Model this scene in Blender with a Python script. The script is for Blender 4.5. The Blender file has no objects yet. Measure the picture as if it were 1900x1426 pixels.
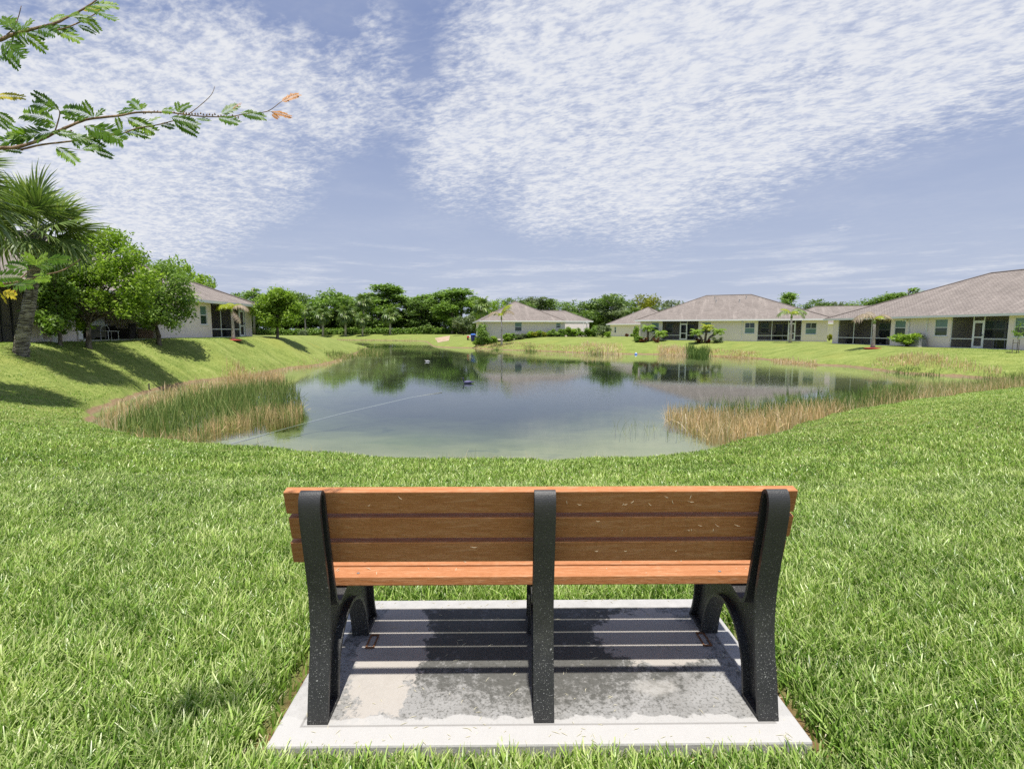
import bpy, bmesh, math, random
import numpy as np
from mathutils import Vector, Matrix
rnd = random.Random(7)
C = bpy.context.scene.collection
R = math.radians
# ------------------------------------------------------------ camera, world, sun, exposure
F, W0, H0, HZ = 950.0, 1900.0, 1426.0, 613.0
TH = math.atan((H0/2-HZ)/F); CAM_Z = 1.4
cam_d = bpy.data.cameras.new('camera'); cam = bpy.data.objects.new('camera', cam_d); C.objects.link(cam)
cam.location = (0, 0, CAM_Z); cam.rotation_euler = (math.pi/2-TH, 0, 0)
cam_d.sensor_fit = 'HORIZONTAL'; cam_d.sensor_width = 36; cam_d.lens = 36*F/W0
cam_d.clip_start = 0.05; cam_d.clip_end = 6000
bpy.context.scene.camera = cam
sc = bpy.context.scene
sc.view_settings.view_transform = 'Standard'; sc.view_settings.look = 'None'
sc.view_settings.exposure = 0.44; sc.view_settings.gamma = 1
sc.cycles.max_bounces = 8; sc.cycles.transparent_max_bounces = 24
sc.cycles.diffuse_bounces = 3; sc.cycles.glossy_bounces = 4
sc.cycles.caustics_reflective = False; sc.cycles.caustics_refractive = False
sc.cycles.use_denoising = False; sc.cycles.denoiser = 'OPENIMAGEDENOISE'; sc.cycles.denoising_input_passes = 'RGB_ALBEDO_NORMAL'; sc.cycles.denoising_prefilter = 'ACCURATE'

def ray(px, py):
    u = (px-W0/2)/F; v = (py-H0/2)/F
    return (u, math.cos(TH)-v*math.sin(TH), -math.sin(TH)-v*math.cos(TH))
def P(px, py, Z):                     # where the line of sight meets height Z
    d = ray(px, py); t = (Z-CAM_Z)/d[2]
    return Vector((d[0]*t, d[1]*t, Z))
def PY(px, py, Y):                    # where it meets depth Y
    d = ray(px, py); t = Y/d[1]
    return Vector((d[0]*t, Y, CAM_Z+d[2]*t))

SUN = Vector((0.02, -0.25, 1)).normalized()
sun_d = bpy.data.lights.new('sun', 'SUN'); sun_d.energy = 4.7; sun_d.angle = R(1.1); sun_d.color = (1, 0.96, 0.89)
sun = bpy.data.objects.new('sun', sun_d); C.objects.link(sun)
sun.rotation_euler = SUN.to_track_quat('Z', 'Y').to_euler(); sun.location = (0, -20, 50)

# ------------------------------------------------------------ node helpers
class NT:
    def __init__(s, nt): s.nt = nt; s.n = nt.nodes; s.l = nt.links
    def new(s, t, **k):
        n = s.n.new(t)
        for a, b in k.items(): setattr(n, a, b)
        return n
    def put(s, sock, v):
        if v is None: return
        if isinstance(v, bpy.types.NodeSocket): s.l.new(v, sock)
        else: sock.default_value = v
    def math(s, op, a, b=None, c=None, clamp=False):
        n = s.new('ShaderNodeMath', operation=op, use_clamp=clamp)
        s.put(n.inputs[0], a); s.put(n.inputs[1], b); s.put(n.inputs[2], c)
        return n.outputs[0]
    def vmath(s, op, a, b=None):
        n = s.new('ShaderNodeVectorMath', operation=op); s.put(n.inputs[0], a); s.put(n.inputs[1], b)
        return n.outputs['Value'] if op in ('DOT_PRODUCT', 'LENGTH', 'DISTANCE') else n.outputs[0]
    def mix(s, f, a, b, blend='MIX'):
        n = s.new('ShaderNodeMix', data_type='RGBA', blend_type=blend, clamp_factor=True)
        s.put(n.inputs[0], f); s.put(n.inputs[6], a); s.put(n.inputs[7], b)
        return n.outputs[2]
    def noise(s, vec, scale, detail=3, rough=.5, dist=0.0):
        n = s.new('ShaderNodeTexNoise'); s.put(n.inputs['Vector'], vec)
        n.inputs['Scale'].default_value = scale; n.inputs['Detail'].default_value = detail
        n.inputs['Roughness'].default_value = rough; n.inputs['Distortion'].default_value = dist
        return n.outputs['Fac']
    def ramp(s, f, stops, interp='LINEAR'):
        n = s.new('ShaderNodeValToRGB'); s.put(n.inputs[0], f); r = n.color_ramp; r.interpolation = interp
        while len(r.elements) < len(stops): r.elements.new(.5)
        for e, (p, c) in zip(r.elements, stops):
            e.position = p; e.color = (*c, 1) if len(c) == 3 else c
        return n.outputs[0]
    def step(s, x, a, b):
        n = s.new('ShaderNodeMapRange', interpolation_type='SMOOTHSTEP'); s.put(n.inputs[0], x)
        n.inputs[1].default_value = a; n.inputs[2].default_value = b
        return n.outputs[0]
    def mapping(s, vec, scale=(1,1,1), rot=(0,0,0), loc=(0,0,0)):
        n = s.new('ShaderNodeMapping'); s.put(n.inputs[0], vec)
        n.inputs[1].default_value = loc; n.inputs[2].default_value = rot; n.inputs[3].default_value = scale
        return n.outputs[0]
    def coord(s, which='Object'): return s.new('ShaderNodeTexCoord').outputs[which]
    def pos(s): return s.new('ShaderNodeNewGeometry').outputs['Position']
    def sep(s, v):
        n = s.new('ShaderNodeSeparateXYZ'); s.put(n.inputs[0], v); return n.outputs
    def comb(s, x, y, z):
        n = s.new('ShaderNodeCombineXYZ'); s.put(n.inputs[0], x); s.put(n.inputs[1], y); s.put(n.inputs[2], z); return n.outputs[0]
    def attr(s, name):
        return s.new('ShaderNodeAttribute', attribute_name=name).outputs['Fac']
    def bump(s, h, strength=.5, dist=.02, normal=None):
        n = s.new('ShaderNodeBump'); s.put(n.inputs['Height'], h); n.inputs['Strength'].default_value = strength
        n.inputs['Distance'].default_value = dist; s.put(n.inputs['Normal'], normal); return n.outputs[0]

def material(name):
    m = bpy.data.materials.new(name); m.use_nodes = True
    t = NT(m.node_tree); t.n.clear(); t.out = t.new('ShaderNodeOutputMaterial'); t.m = m
    return t
def principled(t, col, rough=.6, spec=.5, metal=0, normal=None):
    b = t.new('ShaderNodeBsdfPrincipled'); t.put(b.inputs['Base Color'], col if isinstance(col, bpy.types.NodeSocket) else (*col, 1))
    t.put(b.inputs['Roughness'], rough); t.put(b.inputs['Metallic'], metal); b.inputs['Specular IOR Level'].default_value = spec
    t.put(b.inputs['Normal'], normal); t.l.new(b.outputs[0], t.out.inputs[0]); return b
def plain(name, col, rough=.6, spec=.4, metal=0, var=.12, vs=6, bump=0, bs=40):
    t = material(name); co = t.pos()
    n = t.noise(co, vs, 4); c = t.mix(n, (*[x*(1-var) for x in col], 1), (*[min(1, x*(1+var)) for x in col], 1))
    nm = t.bump(t.noise(co, bs, 3), .5, bump) if bump else None
    principled(t, c, rough, spec, metal, nm); return t.m

# ------------------------------------------------------------ world: sky texture with altocumulus
world = bpy.data.worlds.new('World'); sc.world = world; world.use_nodes = True
w = NT(world.node_tree); w.n.clear()
wo = w.new('ShaderNodeOutputWorld'); bg = w.new('ShaderNodeBackground'); w.l.new(bg.outputs[0], wo.inputs[0])
sky = w.new('ShaderNodeTexSky', sky_type='NISHITA', sun_disc=False)
sky.sun_elevation = math.asin(SUN.z); sky.sun_rotation = math.atan2(SUN.x, SUN.y)
sky.air_density = 1.0; sky.dust_density = 1.5; sky.ozone_density = 2.0; sky.altitude = 0
D = w.vmath('NORMALIZE', w.coord('Generated'))
dx, dy, dz = w.sep(D)
den = w.math('ADD', w.math('MAXIMUM', dz, 0.0), .07)
pl = w.comb(w.math('DIVIDE', dx, den), w.math('DIVIDE', dy, den), 0.0)
def lobes(rows):
    tot = None
    for px, py, r, k in rows:
        c = Vector(ray(px, py)).normalized(); a = .80*r/F/ (c.length*1.0) * (Vector(ray(px,py)).length**-1.2)
        d = w.vmath('DISTANCE', D, tuple(c))
        g = w.math('MULTIPLY', w.math('POWER', 2.718, w.math('MULTIPLY', w.math('POWER', w.math('DIVIDE', d, a), 2.0), -1.0)), k)
        tot = g if tot is None else w.math('ADD', tot, g)
    return tot
cl = lobes([(930,30,130,.8),(1120,40,200,.9),(1400,40,260,1),(1750,20,200,1),(2080,0,240,.9),(860,250,110,.75),(1010,250,160,.85),(1200,260,190,.9),(1430,170,190,.9),
            (1680,120,170,.75),(1010,360,90,.55),(1200,370,120,.45),(1400,310,90,.35),(830,330,90,.4),(700,40,70,.35),(1560,430,40,.25),
            (60,130,160,.48),(260,110,170,.52),(430,120,150,.60),(560,170,120,.7),(690,160,90,.5),(150,290,190,.50),(380,280,150,.52),(520,330,100,.5),(60,420,180,.75),
            (230,420,150,.7),(400,420,90,.4),(-300,200,400,.6),(640,240,60,.3)])
pr = w.mapping(pl, (1, 1.0, 1), (0, 0, .5))
warp = w.noise(pr, 1.6, 3, .5)
warpn = w.new('ShaderNodeTexNoise'); w.put(warpn.inputs['Vector'], pr); warpn.inputs['Scale'].default_value = 4; warpn.inputs['Detail'].default_value = 2
pw = w.vmath('ADD', pr, w.vmath('MULTIPLY', warpn.outputs['Color'], (.07, .07, 0)))
puffs = w.noise(w.mapping(pw, (1, 1.15, 1), (0, 0, .35)), 12, 7, .6)
fine = w.noise(w.mapping(pw, (1, 1.9, 1), (0, 0, -.45)), 30, 5, .6)
tex = w.math('ADD', w.math('MULTIPLY', puffs, .60), w.math('MULTIPLY', fine, .40))
big = w.noise(w.mapping(pl, (1, 1, 1), (0, 0, -.6)), 1.5, 4, .6)
e = w.math('ADD', w.math('MULTIPLY', w.math('MINIMUM', cl, 1.1), .93), w.math('MULTIPLY', w.math('SUBTRACT', tex, .56), 2.6))
e = w.math('ADD', e, w.math('MULTIPLY', w.math('SUBTRACT', big, .5), 1.3))
cloud = w.math('MULTIPLY', w.step(e, -.22, 1.02), w.step(cl, .03, .45))
# thin streaks low in the sky
band = w.math('MULTIPLY', w.step(dz, .015, .06), w.math('SUBTRACT', 1.0, w.step(dz, .10, .19)))
st = w.noise(w.mapping(D, (2.2, 2.2, 26)), 2.2, 5, .6)
streak = w.math('MULTIPLY', w.math('MULTIPLY', w.step(st, .46, .72), band), .65)
veil = w.math('MULTIPLY', w.step(w.noise(w.mapping(D, (1.5, 1.5, 7)), 2.0, 4, .6), .4, .8), .16)
cov = w.math('MAXIMUM', w.math('MAXIMUM', w.math('MULTIPLY', cloud, .93), streak), veil)
skyc = w.mix(.72, sky.outputs[0], (2.05, 2.55, 4.35, 1))
haze_f = w.math('SUBTRACT', 1.0, w.step(dz, -.02, .50))
skyc = w.mix(w.math('MULTIPLY', haze_f, .72), skyc, (4.3, 4.75, 5.8, 1))
cc = w.mix(w.step(tex, .38, .60), (4.9, 5.25, 6.2, 1), (6.5, 6.6, 6.85, 1))
w.l.new(w.mix(cov, skyc, cc), bg.inputs[0]); bg.inputs[1].default_value = 0.096

# ------------------------------------------------------------ mesh helpers
def tag(o, label=None, cat=None, group=None, kind=None):
    for k, v in (('label', label), ('category', cat), ('group', group), ('kind', kind)):
        if v: o[k] = v
    return o
def empty(name, loc=(0,0,0), rz=0, label=None, cat=None, group=None):
    o = bpy.data.objects.new(name, None); C.objects.link(o); o.location = loc; o.rotation_euler = (0, 0, rz)
    o.empty_display_size = .1
    return tag(o, label, cat, group)
def link(name, me, mat, parent=None):
    if mat and not me.materials: me.materials.append(mat)
    o = bpy.data.objects.new(name, me); C.objects.link(o)
    if parent: o.parent = parent
    return o
class MB:
    def __init__(s): s.v = []; s.f = []
    def add(s, vs, fs):
        b = len(s.v); s.v += [tuple(v) for v in vs]; s.f += [tuple(b+i for i in f) for f in fs]; return s
    def box(s, a, b, M=None):
        x0,y0,z0 = a; x1,y1,z1 = b
        vs = [Vector(p) for p in ((x0,y0,z0),(x1,y0,z0),(x1,y1,z0),(x0,y1,z0),(x0,y0,z1),(x1,y0,z1),(x1,y1,z1),(x0,y1,z1))]
        if M: vs = [M @ p for p in vs]
        return s.add(vs, [(0,3,2,1),(4,5,6,7),(0,1,5,4),(1,2,6,5),(2,3,7,6),(3,0,4,7)])
    def tube(s, pts, rad, n=8, caps=True, jit=0):
        pts = [Vector(p) for p in pts]; N = len(pts)
        rad = rad if hasattr(rad, '__len__') else [rad]*N
        vs = []; up = None
        for i, p in enumerate(pts):
            d = (pts[min(i+1, N-1)]-pts[max(i-1, 0)]).normalized()
            if up is None: up = d.orthogonal().normalized()
            up = (up-d*up.dot(d)).normalized(); q = d.cross(up)
            for k in range(n):
                a = 2*math.pi*k/n; r = rad[i]*(1+jit*rnd.uniform(-1, 1))
                vs.append(p+(up*math.cos(a)+q*math.sin(a))*r)
        fs = [(i*n+k, i*n+(k+1)%n, (i+1)*n+(k+1)%n, (i+1)*n+k) for i in range(N-1) for k in range(n)]
        if caps: fs += [tuple(range(n))[::-1], tuple((N-1)*n+k for k in range(n))]
        return s.add(vs, fs)
    def lathe(s, prof, n=16, o=(0,0,0)):
        vs = [(o[0]+r*math.cos(2*math.pi*k/n), o[1]+r*math.sin(2*math.pi*k/n), o[2]+z) for r, z in prof for k in range(n)]
        N = len(prof)
        fs = [(i*n+k, i*n+(k+1)%n, (i+1)*n+(k+1)%n, (i+1)*n+k) for i in range(N-1) for k in range(n)]
        fs += [tuple(range(n))[::-1], tuple((N-1)*n+k for k in range(n))]
        return s.add(vs, fs)
    def build(s, name, mat, parent=None, smooth=False, bevel=0, seg=2):
        me = bpy.data.meshes.new(name); me.from_pydata(s.v, [], s.f); me.update()
        if smooth: me.shade_smooth()
        o = link(name, me, mat, parent)
        if bevel:
            m = o.modifiers.new('bevel', 'BEVEL'); m.width = bevel; m.segments = seg; m.limit_method = 'ANGLE'; m.angle_limit = R(35)
            m.harden_normals = False
        return o
def np_mesh(name, V, Fq, attrs=None, smooth=False):
    """V (n,3), Fq (m,k) faces; attrs {name: per-vertex floats}"""
    me = bpy.data.meshes.new(name); n = len(V); m, k = Fq.shape
    me.vertices.add(n); me.vertices.foreach_set('co', np.ascontiguousarray(V, dtype=np.float32).ravel())
    me.loops.add(m*k); me.loops.foreach_set('vertex_index', Fq.astype(np.int32).ravel())
    me.polygons.add(m); me.polygons.foreach_set('loop_start', (np.arange(m)*k).astype(np.int32))
    if smooth: me.polygons.foreach_set('use_smooth', np.ones(m, dtype=bool))
    for a, v in (attrs or {}).items():
        at = me.attributes.new(a, 'FLOAT', 'POINT'); at.data.foreach_set('value', v.astype(np.float32))
    me.update(calc_edges=True); return me
def copy_tree(o, parent=None, kids=None):
    c = o.copy(); C.objects.link(c)
    if parent: c.parent = parent
    for ch in list(o.children): copy_tree(ch, c)
    return c

# ------------------------------------------------------------ terrain
ZW = -1.40
near = [(168,789),(184,800),(210,810),(284,828),(358,836),(432,843),(542,851),(653,860),(800,867),(950,869),(1140,867),(1250,857),(1330,841),(1400,822),(1480,798),(1560,775),(1700,750),(1900,726)]
sh = [P(x, y, ZW) for x, y in near] + [Vector((27.5, 25.5, ZW)), Vector((31, 28, ZW)), Vector((30.5, 30, ZW))]
right_px = [(1858,704),(1774,698),(1679,693),(1618,685),(1563,679),(1518,677),(1476,672.5),(1404,665),(1311,660),(1223,657.5),(1156,656.5),(1093,655),(1008,651),(924,648.5),(880,645.5),(811,643.5)]
sh += [P(x, y, ZW) for x, y in right_px]
sh += [P(798, 638, ZW), P(782, 632.5, ZW), P(700, 631, ZW), P(640, 630.5, ZW), P(577, 630, ZW), Vector((-72, 160, ZW)), Vector((-80, 155, ZW)), Vector((-72, 140, ZW)), Vector((-52, 118, ZW)), Vector((-33, 98, ZW)), Vector((-24, 84, ZW))]
sh += [P(x, y, ZW) for x, y in [(672,649),(656,656.5),(604,675),(542,682.5),(468,698),(417,703),(358,710),(277,727),(210,747),(177,762),(166,775)]]
def catmull(pts, n):
    out = []; N = len(pts)
    for i in range(N):
        a, b, c, d = pts[i-1], pts[i], pts[(i+1) % N], pts[(i+2) % N]
        for k in range(n):
            t = k/n; out.append(.5*((2*b)+(c-a)*t+(2*a-5*b+4*c-d)*t*t+(3*b-a-3*c+d)*t**3))
    return out
SH = catmull(sh, 5)
SHN = np.array([(p.x, p.y) for p in SH])
def sdist(x, y):
    """distance to the shoreline: positive on land, negative on water"""
    x = np.asarray(x, float); y = np.asarray(y, float); best = np.full(x.shape, 1e18); ins = np.zeros(x.shape, bool)
    A = SHN; B = np.roll(SHN, -1, 0)
    for (ax, ay), (bx, by) in zip(A, B):
        vx, vy = bx-ax, by-ay; L = vx*vx+vy*vy+1e-12
        t = np.clip(((x-ax)*vx+(y-ay)*vy)/L, 0, 1)
        best = np.minimum(best, (x-ax-t*vx)**2+(y-ay-t*vy)**2)
        c = (ay > y) != (by > y)
        with np.errstate(divide='ignore', invalid='ignore'):
            xi = (bx-ax)*(y-ay)/(by-ay+1e-15)+ax
        ins ^= c & (x < xi)
    d = np.sqrt(best); return np.where(ins, -d, d)
CTRL = np.array([  # x, y, ground height, bank run
    (0,0,-.02,7.6),(0,3,-.02,7.6),(3,2,-.02,7.6),(-3,2,-.01,7.6),(6,2,-.02,7.6),(-6,2,.05,7.6),(12,6,-.02,7.5),(25,10,0,7.5),(-12,6,.45,6.5),(-17,14,.75,6),(-20,12,.88,6),(-20,22,.93,3.7),(-20,28,.93,3.7),(-20,34,.93,3.6),(-21,42,.93,3.7),(-24,60,.8,5),
    (-30,80,.6,7),(-60,100,.5,9),(35,30,.0,6),(35,45,.02,5.5),(34,55,.02,6),(30,64,.08,7),(17,70,.17,8),(5,84,.38,9),(-8,90,.38,9),(-20,165,.2,9),(-60,170,.2,9),(40,100,.1,9),(-100,120,.4,9)], float)
def vnoise(x, y, s, seed=0):
    r = np.random.RandomState(seed); G = r.rand(64, 64)
    fx = x/s; fy = y/s; ix = np.floor(fx).astype(int); iy = np.floor(fy).astype(int); tx = fx-ix; ty = fy-iy
    tx = tx*tx*(3-2*tx); ty = ty*ty*(3-2*ty); g = lambda a, b: G[a % 64, b % 64]
    return (g(ix,iy)*(1-tx)+g(ix+1,iy)*tx)*(1-ty)+(g(ix,iy+1)*(1-tx)+g(ix+1,iy+1)*tx)*ty
def ground(x, y, d=None):
    x = np.asarray(x, float); y = np.asarray(y, float)
    if d is None: d = sdist(x, y)
    ws = 0; tz = 0; tl = 0
    for cx, cy, cz, L in CTRL:
        w_ = 1/((x-cx)**2+(y-cy)**2+6)**1.6; ws = ws+w_; tz = tz+w_*cz; tl = tl+w_*L
    T = tz/ws; L = tl/ws
    dd = d+(vnoise(x, y, .9, 1)-.5)*.35+(vnoise(x, y, .35, 2)-.5)*.15
    bank = .20*np.clip(dd/.22, 0, 1)
    t = np.clip(dd, 0, None)/L; k = 9.0
    s = t/(1+t**k)**(1/k)
    land = ZW+bank+(T-ZW-.20)*s+(vnoise(x, y, 2.3, 3)-.5)*.05*np.clip(d/3-.3, 0, 1)*np.clip((np.hypot(x, y-2)-3)/3, 0, 1)
    q = -np.minimum(dd, 0)
    water = ZW-.03-1.4*(1-np.exp(-q/11))+(vnoise(x, y, 1.1, 5)-.5)*.08*np.clip(q, 0, 1)
    return np.where(dd > 0, land, water)
def gz(x, y): return float(ground(np.array([x]), np.array([y]))[0])

def axis(segs):
    out = []
    for a, b, st in segs: out += list(np.arange(a, b, st))
    return out
far = [150*1.35**i for i in range(1, 11)]
xs = np.array([-v for v in far[::-1]]+axis([(-150,-90,4),(-90,-45,1.5),(-45,-30,.8),(-30,40,.3),(40,60,1),(60,150,6)])+[150]+far)
ys = np.array([-2000,-900,-400,-150,-60,-25,-10]+axis([(-5,6,.5),(6,72,.3),(72,110,.7),(110,190,1.2),(190,260,6)])+[300,400,600,900,1400,2200,3200,4500])
X, Y = np.meshgrid(xs, ys); Z = ground(X, Y)
nx, ny = len(xs), len(ys)
idx = np.arange(nx*ny).reshape(ny, nx)
FQ = np.stack([idx[:-1,:-1], idx[:-1,1:], idx[1:,1:], idx[1:,:-1]], -1).reshape(-1, 4)
me = np_mesh('ground', np.stack([X, Y, Z], -1).reshape(-1, 3), FQ, smooth=True)
t = material('lawn_and_soil'); p = t.pos(); px_, py_, pz_ = t.sep(p)
n1 = t.noise(p, .35, 4); n2 = t.noise(t.mapping(p, (.8, 3.0, 1), (0, 0, .15)), .7, 6, .68); n3 = t.noise(p, 9, 3); n4 = t.noise(p, 55, 3)
g = t.ramp(t.math('ADD', t.math('MULTIPLY', n2, .6), t.math('MULTIPLY', n3, .4)), [(.30, (.085,.122,.028)), (.43, (.155,.20,.045)), (.56, (.23,.27,.07)), (.74, (.34,.355,.14))])
g = t.mix(t.step(n1, .5, .75), g, t.mix(.5, g, (.24,.25,.06,1)))
thatch = t.mix(n4, (.06,.075,.02,1), (.19,.19,.08,1))
nearf = t.math('SUBTRACT', 1.0, t.step(t.vmath('LENGTH', t.vmath('SUBTRACT', p, (0,0,0))), 9.0, 26.0))
g = t.mix(t.math('MULTIPLY', nearf, .75), g, thatch)
sd_ = t.vmath('ABSOLUTE', t.vmath('SUBTRACT', p, (.105, 1.70, 0))); sdx, sdy, sdz = t.sep(sd_)
rim = t.math('MULTIPLY', t.math('SUBTRACT', 1.0, t.step(t.math('ADD', sdx, t.math('MULTIPLY', t.noise(p, 9, 3), .08)), .98, 1.08)), t.math('SUBTRACT', 1.0, t.step(sdy, .56, .64)))
g = t.mix(rim, g, (.16,.085,.045,1))
soil = t.mix(t.noise(p, 14, 4, .7), (.10,.065,.035,1), (.36,.25,.15,1))
zz = t.math('ADD', pz_, t.math('MULTIPLY', t.math('SUBTRACT', t.noise(p, 2.2, 4), .5), .16))
c = t.mix(t.step(zz, ZW+.07, ZW+.15), soil, g)
sand = t.mix(t.noise(p, .7, 5, .6), (.17,.18,.08,1), (.34,.33,.19,1))
spots = t.math('MULTIPLY', t.step(t.noise(p, 1.0, 4, .6), .58, .70), t.math('MULTIPLY', t.step(t.noise(p, .3, 2), .42, .55), .75))
sand = t.mix(spots, sand, (.07,.10,.06,1))
sand = t.mix(t.step(t.noise(p, .25, 3), .5, .7), sand, (.20,.22,.10,1))
depth_dim = t.ramp(t.math('MULTIPLY', t.math('SUBTRACT', ZW, zz), .7), [(.10, (1,1,1)), (.27, (.70,.76,.64)), (.43, (.32,.39,.36)), (.62, (.07,.10,.11))])
sand = t.mix(1.0, sand, depth_dim, 'MULTIPLY')     # murky water's loss of light with depth, painted into the bed colour
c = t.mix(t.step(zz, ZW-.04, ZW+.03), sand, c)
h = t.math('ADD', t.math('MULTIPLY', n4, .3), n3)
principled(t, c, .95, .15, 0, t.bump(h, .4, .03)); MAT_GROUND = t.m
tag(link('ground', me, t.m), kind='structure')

def hit(px, py, y0=3.0, y1=260.0):
    """first point of the ground on the line of sight through (px, py)"""
    d = ray(px, py); ys_ = np.geomspace(y0, y1, 1600); t_ = ys_/d[1]; zz_ = CAM_Z+d[2]*t_
    g_ = ground(d[0]*t_, ys_); b = np.nonzero(zz_ <= g_)[0]
    if not len(b): return None
    i = b[0]; return Vector((d[0]*t_[i], ys_[i], g_[i]))
# water: a closed body whose top lies at the waterline; the ground sheet forms its bed
t = material('pond_water'); p = t.pos()
r1 = t.noise(t.mapping(p, (1.0, 2.2, 1)), 2.6, 3, .55); r2 = t.noise(t.mapping(p, (.6, 1.6, 1)), 9, 2, .5)
patch = t.math('ADD', t.math('MULTIPLY', t.step(t.noise(p, .07, 2), .45, .68), .9), .25)
hh = t.math('MULTIPLY', t.math('ADD', r1, t.math('MULTIPLY', r2, .5)), patch)
nm = t.bump(hh, .10, .035)
gl = t.new('ShaderNodeBsdfGlossy'); gl.inputs['Roughness'].default_value = .008; gl.inputs['Color'].default_value = (.95,.97,1,1); t.l.new(nm, gl.inputs['Normal'])
tr = t.new('ShaderNodeBsdfTransparent'); tr.inputs[0].default_value = (.93,.97,.93,1)
fr = t.new('ShaderNodeFresnel'); fr.inputs[0].default_value = 1.50; t.l.new(nm, fr.inputs['Normal'])
mx = t.new('ShaderNodeMixShader'); t.l.new(fr.outputs[0], mx.inputs[0]); t.l.new(tr.outputs[0], mx.inputs[1]); t.l.new(gl.outputs[0], mx.inputs[2])
t.l.new(mx.outputs[0], t.out.inputs[0])
MAT_WATER = t.m
ow = MB().box((-130, 7.5, -9), (33.5, 200, ZW)).build('pond_water', t.m); tag(ow, kind='structure')
# ------------------------------------------------------------ concrete slab
BYAW = R(0.6)
slab_c = Vector((.105, 1.66))
SLAB = [P(511,1383,0), P(1511,1375,0), P(1310,1110,0), P(638,1113,0)]
sx = (SLAB[0].x+SLAB[1].x+SLAB[2].x+SLAB[3].x)/4; sy = sum(p.y for p in SLAB)/4
SW, SD = 1.87, .945
t = material('broomed_concrete'); o = t.coord('Object'); ox, oy, oz = t.sep(o)
n = t.noise(o, 7, 5, .65); f = t.noise(o, 90, 3, .6); br = t.noise(t.mapping(o, (260, 9, 1), (0,0,.12)), 1.0, 3, .6)
base = t.mix(n, (.22,.218,.21,1), (.38,.375,.36,1))
base = t.mix(t.math('MULTIPLY', t.step(br, .45, .75), .22), base, (.20,.19,.17,1))
base = t.mix(t.math('MULTIPLY', t.step(f, .50, .66), .75), base, (.10,.10,.09,1)); base = t.mix(t.math('MULTIPLY', t.step(t.noise(o, 2.5, 5, .7), .42, .7), .45), base, (.15,.145,.13,1))
# trowelled border and its groove
ex = t.math('SUBTRACT', SW/2, t.math('ABSOLUTE', ox)); ey = t.math('SUBTRACT', SD/2, t.math('ABSOLUTE', oy))
ed = t.math('MINIMUM', ex, ey); wob = t.math('MULTIPLY', t.math('SUBTRACT', t.noise(o, 12, 3), .5), .022)
inner = t.step(t.math('ADD', ed, wob), .078, .092)
trow = t.mix(t.noise(o, 16, 5, .65), (.31,.305,.295,1), (.50,.49,.47,1))
trow = t.mix(t.math('MULTIPLY', t.step(f, .60, .68), .4), trow, (.25,.23,.2,1))
# mildew: dark patch in the middle and back, clean wiped corner at the left front, pale spot at the right
def blob(cx, cy, rx, ry, soft=.25, nz=.35, ns=9):
    q = t.vmath('LENGTH', t.vmath('MULTIPLY', t.vmath('SUBTRACT', o, (cx, cy, 0)), (1/rx, 1/ry, 0)))
    q = t.math('ADD', q, t.math('MULTIPLY', t.math('SUBTRACT', t.noise(o, ns, 5, .7), .5), nz*2))
    return t.math('SUBTRACT', 1.0, t.step(q, 1-soft, 1+soft))
mild = t.math('MAXIMUM', blob(-.02, .14, .78, .40, .55, .75), t.math('MULTIPLY', blob(.05, -.08, .42, .24, .6, 1.0, 5), .8))
speck = t.step(t.noise(o, 70, 4, .75), .40, .60)
mix_f = t.math('MULTIPLY', mild, t.math('ADD', t.math('MULTIPLY', speck, .62), .32))
hi = t.math('ADD', t.math('MULTIPLY', t.noise(o, 38, 7, .78), .62), t.math('MULTIPLY', t.noise(o, 5, 5, .7), .38))
mould = t.step(t.math('ADD', hi, t.math('MULTIPLY', mild, .215)), .55, .68)
base = t.mix(t.math('MULTIPLY', mould, .80), base, (.062,.062,.054,1))
clean = t.math('MAXIMUM', blob(-.62, .05, .15, .42, .05, .9, 9), blob(.55, .14, .25, .22, .07, .9, 9))
base = t.mix(t.math('MULTIPLY', clean, .88), base, (.42,.39,.35,1))
base = t.mix(t.math('MULTIPLY', blob(.47, -.20, .085, .045, .35, .7, 16), .35), base, (.50,.48,.44,1))
lip = t.math('MULTIPLY', t.math('SUBTRACT', 1.0, t.step(t.math('ADD', t.math('ADD', oy, SD/2), t.math('MULTIPLY', t.noise(o, 9, 4, .6), -.13)), .055, .065)), 1.0)
c = t.mix(inner, trow, base); c = t.mix(t.math('MULTIPLY', lip, .8), c, (.46,.45,.43,1))
groove = t.math('MULTIPLY', t.step(ed, .080, .086), t.math('SUBTRACT', 1.0, t.step(ed, .088, .094)))
c = t.mix(t.math('MULTIPLY', groove, .45), c, (.10,.09,.08,1))
hgt = t.math('ADD', t.math('MULTIPLY', br, .8), t.math('ADD', t.math('MULTIPLY', f, .5), n))
principled(t, c, .9, .2, 0, t.bump(hgt, .5, .006)); MAT_CONC = t.m
slab = MB().box((-SW/2, -SD/2, -.12), (SW/2, SD/2, 0)).build('concrete_slab', t.m, bevel=.008)
slab.location = (sx, sy, 0); slab.rotation_euler = (0, 0, BYAW)
tag(slab, 'rectangular concrete slab with mildew stains set in the lawn under the bench', 'slab')

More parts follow.
